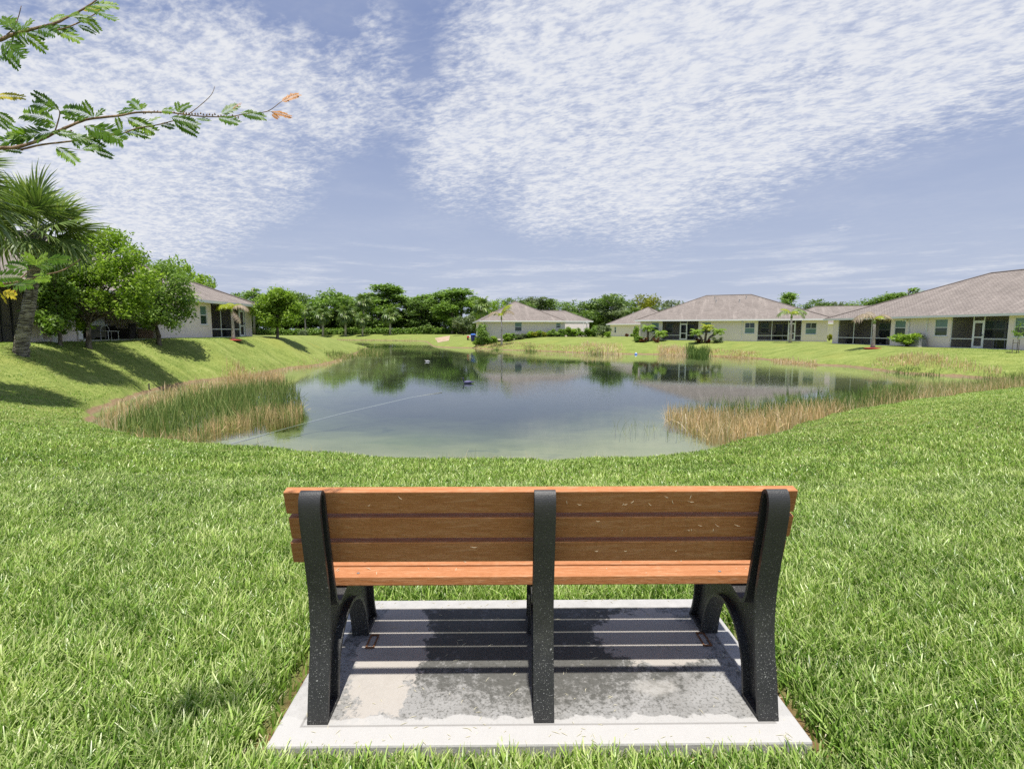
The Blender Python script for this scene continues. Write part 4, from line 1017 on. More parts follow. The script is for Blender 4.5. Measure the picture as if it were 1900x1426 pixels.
# the leaning cabbage palm on the left lawn
pb = hit(38, 656); bz = pb.z; Yp = pb.y
sab = empty('cabbage_palm', (pb.x, Yp, bz-.05), 0, 'tall fan palm with thick ringed trunk leaning right on the left lawn', 'palm tree')
tp = [Vector((0,0,0))]; prof_px = [(38,656,15.5),(41,630,14),(47,600,13),(53,570,12.5),(58,540,11.5),(62,510,11),(65,480,12),(66,455,14),(68,432,11)]
pts, rads = [], []
for px, py, hw in prof_px:
    q = PY(px, py, Yp); pts.append((q.x-pb.x, 0, q.z-bz+.05)); rads.append(hw/F*Yp*.8)
pts[0] = (0, 0, -.1); sp_ = smoothpath(pts, 8); sr = [a[0] for a in smoothpath([(r_,) for r_ in rads], 8)]
m = MB(); m.tube(sp_, [r_*(1+.06*math.sin(i*2.2)) for i, r_ in enumerate(sr)], 18, jit=.035); m.build('trunk', B_SABAL, sab, smooth=True)
top = Vector(sp_[-1]); bt = MB()
for k in range(34):   # old leaf bases below the crown
    a = k*2.4; zz_ = top.z-.05-.022*k; rr = .19
    p0 = Vector((top.x-.02, 0, zz_)); d = Vector((math.cos(a), math.sin(a), .9)).normalized()
    bt.tube([p0+Vector((math.cos(a), math.sin(a), 0))*rr*.7, p0+d*(rr+.10), p0+d*(rr+.26)], [.05, .04, .015], 5)
bt.build('leaf_bases', B_GREY, sab, smooth=True)
ra = random.Random(5)
for k in range(27):
    u = k/26; az = k*2.39996+ra.uniform(-.2, .2); el = R(78)-u*R(112)+ra.uniform(-.12, .12)
    put_frond(FANS[min(2, int(u*2.4+ra.random()*.6))], sab, (top.x, 0, top.z+.15-.25*u), az, el, L_FROND, ra.uniform(1.12, 1.45), ra.uniform(-.5, .5))
# second palm crown reaching in from the left edge of the frame, nearer than the first
q = PY(-115, 365, 14.5)
sab2 = empty('cabbage_palm', (q.x, 14.5, gz(q.x, 14.5)-.05), 0, 'second fan palm at the left frame edge, only its drooping fronds in view', 'palm tree')
hz_ = q.z-gz(q.x, 14.5)
MB().tube([(0,0,0), (.05,0,hz_*.5), (0,0,hz_)], [.24, .2, .19], 14, jit=.03).build('trunk', B_SABAL, sab2, smooth=True)
for k in range(30):
    u = k/29; az = k*2.39996+ra.uniform(-.2, .2)+.6; el = R(72)-u*R(108)+ra.uniform(-.12, .12)
    put_frond(FANS[min(2, int(u*2.4+ra.random()*.6))], sab2, (0, 0, hz_+.1-.2*u), az, el, L_FROND, ra.uniform(1.15, 1.4), ra.uniform(-.5, .5))
# far cabbage palms in front of the treeline
FANS_S = [fan_leaf_mesh(s, 1.0, 15, R(250), d, .075) for s, d in ((11,.4),(12,.7))]
def far_palm(px, crown_py, base_py, Yd, label, s=1.0, leaf=L_FROND):
    q = PY(px, crown_py, Yd); z0 = gz(q.x, Yd); H = q.z-z0
    e = empty('cabbage_palm', (q.x, Yd, z0-.05), 0, label, 'palm tree'); MB().tube([(0,0,0), (.1,0,H*.5), (0,0,H)], [.24*s, .2*s, .18*s], 7).build('trunk', B_LIGHT, e, smooth=True)
    for k in range(16):
        u = k/15; put_frond(FANS_S[k % 2], e, (0, 0, H), k*2.4+rnd.uniform(-.2, .2), R(65)-u*R(115), leaf, 1.35*s*rnd.uniform(.9, 1.2))
far_palm(565, 575, 610, 160, 'leftmost small fan palm in front of the distant oaks', 1.15)
far_palm(598, 585, 612, 160, 'short fan palm with bare trunk under the domed oak', 1.5)
far_palm(640, 582, 612, 160, 'fan palm standing in the dip of the distant treeline', 1.5)
far_palm(672, 592, 612, 158, 'low fan palm left of the pine pair', 1.2)
far_palm(674, 560, 612, 166, 'tall fan palm against the left pine of the pair', 1.5, L_FROND)
far_palm(723, 585, 612, 158, 'fan palm with pale trunk under the tallest far pine', 1.4)
far_palm(893, 568, 615, 118, 'slender fan palm with white trunk left of the middle house', 1.25)
far_palm(1175, 585, 622, 125, 'green fan palm behind the small house roof', 1.3)

PINN = [pinnate_mesh(21, 1, 30, 1.15, .035, .34, 1.15, .7), pinnate_mesh(22, 1, 30, .85, .035, .36, 1.1, .5), pinnate_mesh(23, 1, 26, .5, .03, .28, .5, .8)]
M_MULCH = plain('red_mulch', (.33,.06,.045), .95, .1, 0, .4, 30, .05, 30)
def foxtail(px, base_py, Zg, crown_py, label, fronds, s=1.0, ring=True, rbase=.16, Yd=None):
    b = hit(px, base_py) if Yd is None else PY(px, base_py, Yd); z0 = gz(b.x, b.y); H = PY(px, crown_py, b.y).z-z0
    e = empty('ornamental_palm', (b.x, b.y, z0-.03), 0, label, 'palm tree')
    MB().tube([(0,0,0), (.01,0,H*.12), (.03,0,H*.5), (0,0,H*.86)], [rbase, rbase*.8, rbase*.55, rbase*.5], 12).build('trunk', B_LIGHT, e, smooth=True)
    MB().tube([(0,0,H*.85), (0,0,H*.92), (0,0,H)], [rbase*.52, rbase*.62, rbase*.28], 10).build('crownshaft', plain('crownshaft_green', (.20,.28,.08), .5), e, smooth=True)
    for az, el, mi, sc_, mt in fronds: put_frond(PINN[mi], e, (0, 0, H*.96), az, el, mt, sc_*s)
    if ring:
        m = MB().lathe([(.60*s,0),(.56*s,.05),(.2*s,.09),(.05,.10)], 20); o = m.build('mulch_ring', M_MULCH, e, smooth=True); o.location = (0,0,.0)
    return e
foxtail(433, 631, .62, 572, 'small ornamental palm with bright yellow fronds on a red mulch ring beside the left house', [(math.pi-.25,.05,0,1.5,L_YFROND),(0.1,.0,0,1.45,L_DRY),(1.2,.25,1,1.0,L_YFROND),(-1.6,.2,0,.95,L_YFROND),(2.2,.3,1,1.1,L_YFROND),(-.25,-.9,2,1.2,L_DRY),(-2.4,.15,0,1.0,L_YFROND)], 1.0)
foxtail(1466, 636, .05, 582, 'ornamental palm with a yellow tuft standing before the right porch of the far house', [(math.pi,-.05,0,2.0,L_FROND),(0,.1,0,2.1,L_FROND),(.5,.3,1,1.6,L_FROND),(-1.6,.2,0,1.3,L_YFROND),(2.6,.3,1,1.5,L_YFROND),(-.3,-.2,0,1.7,L_FROND)], 1.0, False, .2)
foxtail(1619, 646, .0, 592, 'half bare palm with pale dry fronds on a red mulch ring before the right house', [(math.pi,.0,0,1.9,L_DRY),(.0,.1,0,1.5,L_DRY),(1.6,.5,1,1.1,L_DRY),(-1.5,.2,0,1.0,L_YFROND),(2.5,.3,1,1.0,L_FROND)], 1.15, True, .2)
foxtail(930.5, 626.5, .38, 584, 'ornamental palm with drooping purple-brown fronds before the middle house', [(math.pi,.05,0,2.5,L_DRY),(0,.25,0,2.4,L_DRY),(.6,.5,1,2.4,L_FROND),(-1.7,.1,0,1.6,L_YFROND),(.3,.6,1,2.6,L_YFROND),(2.8,.2,0,1.6,L_FROND)], 1.0, False, .2, 77.5)
def date_clump(px, base_py, Zg, label, stems, s=1.0, extra=(), Yd=None):
    b = hit(px, base_py) if Yd is None else PY(px, base_py, Yd); z0 = gz(b.x, b.y); e = empty('date_palm', (b.x, b.y, z0-.03), 0, label, 'palm tree')
    for dx_, H, lean_, mt in stems:
        tx = dx_+lean_; MB().tube([(dx_*.4,0,0), (dx_*.7,0,H*.5), (tx,0,H)], [.16, .14, .18], 8, jit=.08).build('trunk', B_BARK, e, smooth=True)
        for k in range(18):
            u = k/17; put_frond(PINN[k % 2], e, (tx, 0, H), k*2.4, R(20)-u*R(60), mt, s*rnd.uniform(.85, 1.1))
    return e
date_clump(1203, 628.5, .14, 'full pygmy date palm clump at the left corner of the far porch house', [(-.1,1.7,0,L_BRIGHT),(.9,1.0,.7,L_BRIGHT)], 1.15, Yd=67.6)
date_clump(1307, 630, .12, 'pygmy date palm with orange fronds right of the far screened door', [(-.6,1.3,-.4,L_BRIGHT),(.2,1.9,.1,L_YFROND),(.9,1.4,.8,L_BRIGHT)], 1.0, Yd=63.2)

# -- trees on the left lawn
def lawn_tree(px, base_py, Zg, crown, label, leaf, n, size, th, seed, barkm=B_BARK, split=.35, clump=9, cs_=.16):
    """crown: list of (px, py, r_px) lobes; the tree stands at (px, base_py)"""
    b = hit(px, base_py); z0 = b.z; r = random.Random(seed)
    e = empty('lawn_tree', (b.x, b.y, z0-.05), 0, label, 'tree'); cs, rd = [], []
    for x, y, rp in crown:
        rr = rp/F*b.y
        for dyy in (r.uniform(-.9, .2), r.uniform(0, .9)):
            q = PY(x, y, b.y+dyy); cs.append((q.x-b.x, dyy, q.z-z0)); rd.append(rr*r.uniform(.8, 1.0))
    t_ = MB(); zc = min(c[2] for c in cs); top_ = max(c[2] for c in cs)
    fork = Vector((r.uniform(-.1,.1), 0, max(.8, zc*.9))); t_.tube([(0,0,-.1), (0,0,.15), (.03,0,fork.z*.5), fork], [th*1.5, th, th*.9, th*.8], 10)
    for c in cs:
        c = Vector(c); f0 = fork+Vector((0,0,r.uniform(0, (top_-fork.z)*.3))); md = f0.lerp(c, .5)+Vector((r.uniform(-.2,.2), r.uniform(-.2,.2), r.uniform(-.1,.3)))
        t_.tube([fork, f0, md, c], [th*.6, th*.45, th*.28, th*.1], 6)
        for q in range(3):
            d = Vector((r.uniform(-1,1), r.uniform(-1,1), r.uniform(-.3,1)))*.55; t_.tube([md, md.lerp(c+d, .6), c+d], [th*.2, th*.12, th*.05], 4)
    t_.build('trunk', barkm, e, smooth=True)
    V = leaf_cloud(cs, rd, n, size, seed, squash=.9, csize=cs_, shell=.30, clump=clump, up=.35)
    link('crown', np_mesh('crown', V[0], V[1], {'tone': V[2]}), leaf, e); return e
lawn_tree(165, 646, .55, [(120,470,26),(165,452,30),(205,445,28),(245,475,26),(270,515,24),(110,515,30),(155,505,34),(205,500,34),(250,540,28),(95,560,24),(130,570,26),(185,555,26),(230,570,22),(150,600,14),(262,560,18)],
          'bushy bright green tree on the left lawn just right of the fan palm', L_BRIGHT, 16500, .085, .12, 5)
lawn_tree(295, 639, .62, [(300,500,20),(270,520,22),(330,520,22),(255,550,22),(295,545,28),(340,550,24),(262,578,20),(300,580,24),(340,578,18),(320,600,12),(275,598,12)],
          'smaller round tree with dark trunk in front of the left house wall', L_MID, 11000, .080, .12, 6, clump=8)
lawn_tree(515, 628, .62, [(500,555,16),(530,550,16),(515,545,15),(485,572,15),(545,572,15),(515,570,20),(495,590,14),(535,590,14),(512,598,10)],
          'small yellowish shade tree alone on the far left lawn', L_BRIGHT, 12000, .11, .12, 7, cs_=.2)
treepx('oak', 2, 320, 462, 118, 50, L_BRIGHT, B_BARK, 'airy yellow green tree rising behind the left house roof')
treepx('oak', 3, 285, 470, 90, 54, L_MID, B_BARK, 'darker tree behind the left house roof, left of the airy one')
# dark tree in the shade between the palm and the bushy tree
lawn_tree(112, 640, .75, [(85,510,20),(105,490,22),(90,550,20),(110,575,18),(80,585,14),(118,540,22),(100,600,16),(95,530,24)], 'dark leafy tree close to the left house wall behind the palm', L_MID, 9000, .09, .08, 9)

# -- shrubs and hedges
def shrub(px, base_py, wpx, hpx, leaf, label, Zg=.3, Yd=None, seed=None, cat='shrub', name='shrub', group=None):
    b = P(px, base_py, Zg) if Yd is None else PY(px, base_py, Yd)
    z0 = gz(b.x, b.y); k = b.y/F
    return tree('bush', (seed or rnd.randint(1, 4)), b.x, b.y, hpx*k, wpx*k/1.1, leaf, B_BARK, label, cat=cat, name=name, z=z0, group=group)
HCY = lambda px: HC.A.y+HC.u.y*HC.s_of(px)-1.1
hs = [(884,8,14,L_BRIGHT,'small yellow green shrub left of the tall corner shrub'),(893,20,34,L_MID,'tallest dark shrub at the left corner of the middle house'),(906,16,13,L_MID,'low shrub next to the tall corner shrub'),(917,15,12,L_BRIGHT,'yellow green shrub left of the middle house palm'),
      (941,15,13,L_MID,'shrub just right of the middle house palm'),(950,12,12,L_MID,'shrub under the left edge of the larger window'),(962,14,9,L_GREY,'greyish low shrub under the larger window'),(973,12,9,L_GREY,'greyish low shrub right of the larger window'),
      (983,13,11,L_MID,'dark green shrub left of the yellow pair'),(992,14,10,L_YEL,'larger yellow shrub in front of the middle house'),(1010,12,9,L_YEL,'smaller yellow shrub in front of the middle house'),(1002,12,12,L_MID,'green shrub between the two yellow shrubs'),
      (1021,14,12,L_MID,'green shrub right of the smaller yellow shrub'),(1033,16,12,L_MID,'green shrub under the small square window'),(1043,14,12,L_MID,'green shrub right of the small square window'),(1054,13,17,L_MID,'taller shrub before the right half of the middle house'),
      (1067,15,14,L_MID,'clipped shrub right of the taller one'),(1080,16,14,L_MID,'clipped dark shrub near the right end of the middle house'),(1092,15,14,L_MID,'clipped shrub at the right wall end of the middle house'),(1103,16,18,L_MID,'round shrub just beyond the right corner of the middle house')]
for px, wp, hp, lf, lb in hs:
    q = PY(px, 625, HCY(px)); shrub(px, 625, wp*1.6, hp*1.3, L_BRIGHT if lf is L_MID and wp % 2 else lf, lb, Yd=HCY(px))
shrub(1118, 626, 30, 27, L_GREY, 'big pale round bush between the middle house and the small house', Yd=82)
shrub(1128, 624, 16, 14, L_BRIGHT, 'bright green bush at the right side of the big pale bush', Yd=81)
shrub(860, 617, 45, 42, L_GREY, 'feathery grey green willow-like bush left of the middle house', Yd=128)
shrub(1180, 628, 14, 30, L_BRIGHT, 'upright bright green shrub left of the left date palm clump', Yd=68.5)
shrub(1186, 630, 22, 12, L_MID, 'dark low shrub at the foot of the left date palm clump', Yd=67.5)
shrub(1218, 630, 12, 10, L_RED, 'reddish shrub right of the left date palm clump', Yd=66.3)
shrub(1194, 630, 14, 10, L_RED, 'reddish shrub under the left date palm trunk', Yd=67.0)
shrub(1296, 630.5, 16, 10, L_RED, 'dark red shrub left under the orange-fronded palm', Yd=63.6)
shrub(1315, 630.5, 11, 9, L_RED, 'dark red shrub right under the orange-fronded palm', Yd=62.8)
shrub(1332, 631.5, 22, 12, L_GREY, 'round grey green bush against the bare wall of the far porch house', Yd=62.4)
shrub(1539, 630, 10, 16, L_YEL, 'yellow green shrub in the gap between the two right houses', Yd=66)
shrub(1684, 645, 52, 30, L_BRIGHT, 'wide bright hibiscus bush by the air conditioner of the right house', Yd=44.8)
for px, d_ in ((1163,0), (1172,0)):
    shrub(px, 624, 9, 7, L_BRIGHT if d_ == 0 and px > 1165 else L_RED, 'low green bedding shrub at the small house' if px > 1165 else 'low red bedding shrub at the small house', Yd=100.5)
# hedge along the far boundary
V = []; N = 60; cs, rd = [], []
for i in range(120):
    u = i/119; x = -84+u*72; y = 166+math.sin(u*9)*1.0; cs.append((x, y, gz(x, y)+.7)); rd.append(1.1); cs.append((x, y, gz(x, y)+1.3)); rd.append(.8)
Vh = leaf_cloud(cs, rd, 22000, .28, 77, csize=.3, shell=.3)
hd = link('hedge', np_mesh('hedge', Vh[0], Vh[1], {'tone': Vh[2]}), L_MID); tag(hd, 'long clipped green hedge before the distant treeline', 'hedge')
# young flowering tree in front of the hedge
b = PY(563, 618, 150); e = empty('young_tree', (b.x, 150, gz(b.x, 150)-.05), 0, 'small pale twiggy tree in front of the hedge', 'tree')
MB().tube([(0,0,0), (0,0,1.6), (.1,0,2.6)], [.09, .07, .04], 6).build('trunk', B_GREY, e, smooth=True)
Vh = leaf_cloud([(-.7,0,2.7),(.7,0,2.7),(0,0,3.2)], [.7,.7,.6], 500, .2, 5, csize=.25); link('crown', np_mesh('crown', Vh[0], Vh[1], {'tone': Vh[2]}), L_GREY, e)
# staked sapling at the right edge
b = hit(1886, 655); z0 = b.z; e = empty('sapling', (b.x, b.y, z0-.03), 0, 'staked sapling with few leaves on the lawn before the right house', 'tree')
MB().tube([(0,0,0), (.02,0,.9), (-.03,0,1.6), (.05,0,2.05)], [.022,.02,.016,.008], 6).tube([(0,0,1.0), (-.25,0,1.35)], [.01,.005], 5).tube([(0,0,1.2), (.35,0,1.5)], [.01,.005], 5).build('trunk', B_BARK, e, smooth=True)
Vh = leaf_cloud([(0,0,1.75),(-.25,0,1.35),(.35,0,1.45),(.1,0,1.2),(.05,0,2.05)], [.25,.2,.2,.2,.12], 260, .06, 8, csize=.07, shell=.1, clump=5); link('crown', np_mesh('crown', Vh[0], Vh[1], {'tone': Vh[2]}), L_MID, e)
for dx_ in (-.3, .12):
    o = MB().box((dx_-.015, -.01, 0), (dx_+.015, .01, .95)).build('stake', B_BARK, e)
MB().box((-.3, -.02, .70), (.12, -.0105, .73)).build('tie', B_BARK, e)
# ------------------------------------------------------------ overhanging tree at the left, mostly out of frame
M_TWIG = bark('twig_bark', (.20,.13,.085), (.40,.28,.18), 60)
L_FORE = leaf_mat('feathery_leaves', [(0, (.05,.11,.008)), (.5, (.12,.23,.015)), (1, (.27,.40,.035))], .45, .45)
L_FYEL = leaf_mat('yellowing_leaves', [(0, (.45,.40,.02)), (1, (.70,.55,.05))], .4)
L_FORA = leaf_mat('withered_orange_leaves', [(0, (.32,.11,.012)), (1, (.58,.25,.03))], .3)
tx0 = Vector((-2.5, 1.25, 0)); tx0.z = gz(tx0.x, tx0.y)
ft = empty('feathery_tree', tx0, 0, 'tree at the left edge whose thin feathery branches overhang the lawn', 'tree')
MB().tube([(0,0,-.05), (.03,0,.6), (-.02,.04,1.2), (.03,0,1.8), (.1,.03,2.4)], [.045,.04,.034,.026,.012], 10).build('trunk', B_BARK, ft, smooth=True)
def z3(x, y): return (x/3.167, y/3.167)
def z1(x, y): return (x/3.958, 380+y/3.958)
def fore_branch(paths, leaves, Yr, attach, seed, knobs=()):
    """paths: [(pixel polyline, r0, r1)], leaves: [(x0,y0,x1,y1,kind)]"""
    r = random.Random(seed); O = Vector(tx0); m = MB(); pxmax = max(p[0] for pl_, _, _ in paths for p in pl_)
    def dep(px): return Yr[0]+(Yr[1]-Yr[0])*max(0, min(1, px/pxmax))
    for i, (pl_, r0, r1) in enumerate(paths):
        w_ = [PY(x, y, dep(x))-O for x, y in pl_]; w_ = [Vector(q) for q in smoothpath([tuple(q) for q in w_], 4)]
        if i == 0: w_ = [Vector(attach)]+[Vector(attach).lerp(w_[0], .5)+Vector((0,0,.03))]+w_
        n_ = len(w_); m.tube(w_, [.66*(r0+(r1-r0)*(k/(n_-1))**.8) for k in range(n_)], 7, jit=.12)
    for (x, y) in knobs:
        p = PY(x, y, dep(x))-O; d = Vector((r.uniform(-.4,.4), r.uniform(-.4,.4), r.choice((-1, 1))))*.0048; m.tube([p, p+d], [.0024, .0008], 5)
    bo = m.build('branch', M_TWIG, ft, smooth=True)
    for kind, mt, nm in ((0, L_FORE, 'foliage'), (1, L_FYEL, 'yellow_foliage'), (2, L_FORA, 'withered_foliage')):
        Vs, T = [], []
        for lf in leaves:
            k_ = lf[4] if len(lf) > 4 else 0
            if k_ != kind: continue
            ys = dep(lf[0])+r.uniform(-.03, .03); a = PY(lf[0], lf[1], ys)-O; b = PY(lf[2], lf[3], ys+r.uniform(-.03, .03))-O; L = (b-a).length; ax = (b-a)/L
            up = Vector((r.uniform(-.35,.35), r.uniform(-1.2,-.7), r.uniform(.1, .7))).normalized(); sd = ax.cross(up).normalized(); nr = sd.cross(ax).normalized()
            sag = r.uniform(.04, .12)*L; n_ = int(max(9, L/.0048)); ll = (.27 if kind == 0 else .20)*L+.005; tn0 = min(1, max(0, r.gauss(.5, .22)))
            def sp(s): return a+ax*(L*s)+Vector((0,0,sag*4*s*(1-s)*.5))
            for i in range(n_):
                s = .10+.88*i/(n_-1)
                for sg in (-1, 1):
                    prof = min(1, .55+s*1.6) if s < .3 else 1-(s-.3)**2*.9
                    ln = ll*prof*r.uniform(.85, 1.1); d = (ax*.62+sd*sg*.78+nr*r.uniform(-.22,.12)).normalized(); wd_ = L/n_*1.05
                    p = sp(s); q = p+d*ln; e_ = ax*wd_
                    Vs += [tuple(p-e_*.6), tuple(p+d*ln*.55-e_*.75), tuple(q), tuple(p+d*ln*.5+e_*.85)]; T += [min(1, max(0, tn0+r.gauss(0, .08)))]*4
            # midrib
            for s0, s1 in ((0,.5),(.5,1)):
                p, q = sp(s0), sp(s1); e_ = sd*.0005; Vs += [tuple(p-e_), tuple(p+e_), tuple(q+e_), tuple(q-e_)]; T += [.9]*4
        if Vs: link(nm, np_mesh(nm, np.array(Vs), np.arange(len(Vs)).reshape(-1, 4), {'tone': np.array(T)}), mt, bo)
    return bo
A = [([z3(*q) for q in ((0,235),(100,195),(220,165),(330,135),(400,100),(470,65),(540,20),(575,-5))], .0065, .0022),
     ([z3(*q) for q in ((320,180),(400,160),(500,115),(570,75),(600,45))], .003, .0012),
     ([z3(*q) for q in ((40,205),(75,170),(105,110),(125,35))], .002, .001)]
LA = [(95,190,5,110),(110,185,60,118),(130,175,185,120),(150,185,262,222),(150,205,262,295),(100,200,150,258),(40,235,138,320),(10,250,122,352),(5,290,104,396),(220,170,322,203),(290,130,378,92),
      (335,150,432,190),(325,175,468,240),(400,100,460,75),(415,92,552,112),(450,112,530,132),(508,108,582,180),(455,148,552,193),(500,40,596,76),(515,30,682,36),(580,82,682,118),(0,325,62,345),(-20,350,15,366),(0,118,82,124),(20,225,-60,190),(60,215,150,190),(350,150,290,175),(480,55,590,50,1)]
fore_branch(A, [(*z3(a, b), *z3(c, d), *k) for a, b, c, d, *k in LA], (1.25, 1.38), (0,0,1.95), 1)
B = [([z3(*q) for q in ((0,870),(100,865),(230,825),(320,780),(400,745),(500,705),(600,690),(700,680),(800,662),(900,660),(1000,662),(1100,675),(1200,685),(1350,685),(1450,668),(1570,655),(1650,600),(1700,575))], .0065, .0010),
     ([z3(*q) for q in ((120,880),(250,850),(420,830),(520,815),(640,795),(720,785),(800,755),(920,735),(1020,710))], .0036, .0018),
     ([z3(*q) for q in ((1110,670),(1170,625),(1240,560),(1262,508))], .0017, .0008), ([z3(*q) for q in ((320,780),(345,700),(350,655),(325,625))], .0026, .0014),
     ([z3(*q) for q in ((1570,655),(1590,655),(1610,665))], .0010, .0006), ([z3(*q) for q in ((350,865),(450,880),(560,890))], .0010, .0006)]
LB = [(350,650,205,550),(330,640,195,612),(330,722,135,672),(330,742,218,722),(545,690,372,645),(550,690,497,603),(560,690,607,645),(500,700,382,682),(320,775,12,838),(260,792,60,800),(300,772,422,792),(390,800,530,822),(440,800,602,866),
      (500,735,642,820),(540,740,722,832),(640,800,528,806),(715,775,690,700),(740,690,906,772),(725,770,870,803),(800,640,698,665),(832,652,768,592),(820,642,855,615),(1040,660,1112,618),(1050,662,1038,606),(870,715,935,690),(1000,690,1162,738),(1020,712,1150,788),
      (940,730,1018,748),(1300,672,1392,622),(1410,662,1552,692),(1280,690,1396,722),(330,862,446,952),(480,876,605,872),(560,888,656,920),(0,872,118,888),(-20,662,70,722),(50,738,142,792),(-20,700,42,756),(-40,565,136,574,1),(1370,635,1412,612,2),
      (1655,598,1754,556,2),(1590,655,1706,686,2),(1598,672,1632,694,2),(600,800,720,815),(200,835,290,790),(60,868,10,820),(130,850,60,790),(420,815,470,858),(950,650,1010,655),(1150,700,1230,705)]
kn = [z3(x, 662+(rnd.random()-.5)*8+max(0, (x-1000))*.06) for x in np.linspace(840, 1400, 34)]+[z3(x, y) for x, y in ((420,765),(350,790),(500,740))]
fore_branch(B, [(*z3(a, b), *z3(c, d), *k) for a, b, c, d, *k in LB], (1.25, 1.48), (0,0,1.62), 2, kn)
Cc = [([z1(*q) for q in ((-60,590),(70,575),(200,550),(330,515),(450,485),(540,435),(592,398))], .0055, .0012), ([z1(*q) for q in ((140,550),(210,490),(240,470))], .0026, .0012)]
LC = [(270,440,180,368),(215,480,65,436),(280,430,172,414),(340,405,492,404),(250,440,385,458),(-60,535,152,530),(240,520,312,505),(250,545,362,546),(20,600,92,570),(90,600,242,590),(30,605,-40,570),(260,430,340,380),(20,640,112,672,1),(-10,640,40,715,1),(60,590,60,640),(95,630,118,636,2)]
fore_branch(Cc, [(*z1(a, b), *z1(c, d), *k) for a, b, c, d, *k in LC], (1.25, 1.35), (0,0,1.2), 3)

# ------------------------------------------------------------ patio furniture of the left house
M_WICK = plain('dark_wicker', (.035,.03,.03), .7, .3, 0, .5, 90, .6, 120); M_TAN = plain('tan_wicker', (.34,.22,.15), .7, .3, 0, .5, 90, .6, 120)
M_CUSH = plain('teal_cushion', (.22,.45,.50), .9, .1); M_WHITE = plain('white_enamel', (.78,.78,.78), .35, .5); M_BLACK = plain('black_enamel', (.02,.02,.022), .3, .5)
FZ = .88+.03
def armchair(x, y, rz, mat, label, hb=.85, cushion=None, w=.66):
    e = empty('armchair', (x, y, FZ), rz, label, 'chair')
    MB().box((-w/2+.07,-.30,.26), (w/2-.07,.27,.40)).build('seat', mat, e, bevel=.02)
    MB().box((-w/2+.04,.27,.05), (w/2-.04,.36,hb), Matrix.Rotation(R(-6), 4, 'X')).build('backrest', mat, e, bevel=.03)
    for s_ in (-1, 1): MB().box((s_*(w/2-.035)-.035,-.32,.0), (s_*(w/2-.035)+.035,.33,.60)).build('armrest', mat, e, bevel=.02)
    if cushion: MB().box((-w/2+.09,-.28,.40), (w/2-.09,.25,.50)).build('cushion', cushion, e, bevel=.03)
    return e
def yx(px, X): return -X/((950-px)/F)*-1 if False else abs(X)/((950-px)/F)
armchair(-22.7, yx(200, 22.7), R(95), M_WICK, 'dark wicker armchair beside the white table on the left patio', .86)
armchair(-22.3, yx(235, 22.3), R(-75), M_WICK, 'large dark wicker armchair with its back to the lawn on the left patio', .92, None, .86)
armchair(-22.9, yx(214, 22.9), R(60), M_WICK, 'dark chair with a teal cushion between the two wicker armchairs', .80, M_CUSH)
e = empty('patio_table', (-22.05, yx(207, 22.05), FZ), R(90), 'white metal table with a curved white rail on the left patio', 'table')
MB().box((-.42,-.24,.44), (.42,.24,.47)).build('tabletop', M_WHITE, e, bevel=.008)
for sx_ in (-1, 1):
    for sy_ in (-1, 1): MB().tube([(sx_*.36, sy_*.2, 0), (sx_*.36, sy_*.2, .44)], .016, 8).build('leg', M_WHITE, e)
MB().tube([(-.36,.2,.47), (-.30,.2,.68), (-.12,.2,.76), (.1,.2,.75), (.22,.2,.62), (.25,.2,.47)], .018, 8).build('rail', M_WHITE, e, smooth=True)
e = empty('grill', (-22.5, yx(179, 22.5), FZ), R(90), 'black barbecue grill with grey hood at the near end of the left patio', 'grill')
MB().box((-.5,-.25,.12), (.5,.25,.75)).build('cabinet', M_BLACK, e, bevel=.01); MB().box((-.75,-.24,.80), (-.505,.24,.84)).box((.505,-.24,.80), (.75,.24,.84)).build('side_shelf', M_GREY, e, bevel=.005)
MB().tube([(-.45,0,.86), (.45,0,.86)], .25, 16).build('hood', M_GREY, e, smooth=False); MB().tube([(-.35,-.30,.92), (.35,-.30,.92)], .014, 8).build('handle', M_WHITE, e)
for s_ in (-1, 1): o = MB().lathe([(.07,0),(.07,.04)], 12).build('wheel', M_BLACK, e); o.location = (s_*.42, -.22, .07); o.rotation_euler = (R(90), 0, 0)
e = empty('side_table', (-22.4, yx(255, 22.4), FZ), 0, 'round grey side table right of the large dark armchair', 'table')
MB().lathe([(.32,.60),(.34,.615),(.34,.64),(.0,.645)], 20).build('tabletop', M_GREY, e); MB().lathe([(.2,0),(.2,.02),(.03,.04),(.03,.60)], 14).build('pedestal', M_WICK, e)
armchair(-22.25, yx(273, 22.25), R(-60), M_TAN, 'tan wicker chair at the far end of the left patio', .78, None, .60)
# planter by the left house wall
q = hit(106, 634); e = empty('planter', (-21.15, yx(106, 21.15), .84), 0, 'white square planter with a spreading plant against the left house wall', 'planter')
MB().lathe([(.13,0),(.17,.38),(.19,.38),(.19,.42),(.15,.42),(.15,.36)], 4).build('pot', M_WHITE, e, bevel=.01)
V = leaf_cloud([(0,0,.55),(-.22,0,.52),(.22,.05,.5)], [.2,.16,.16], 500, .06, 3, csize=.05, shell=.3); link('foliage', np_mesh('foliage', V[0], V[1], {'tone': V[2]}), L_MID, e)

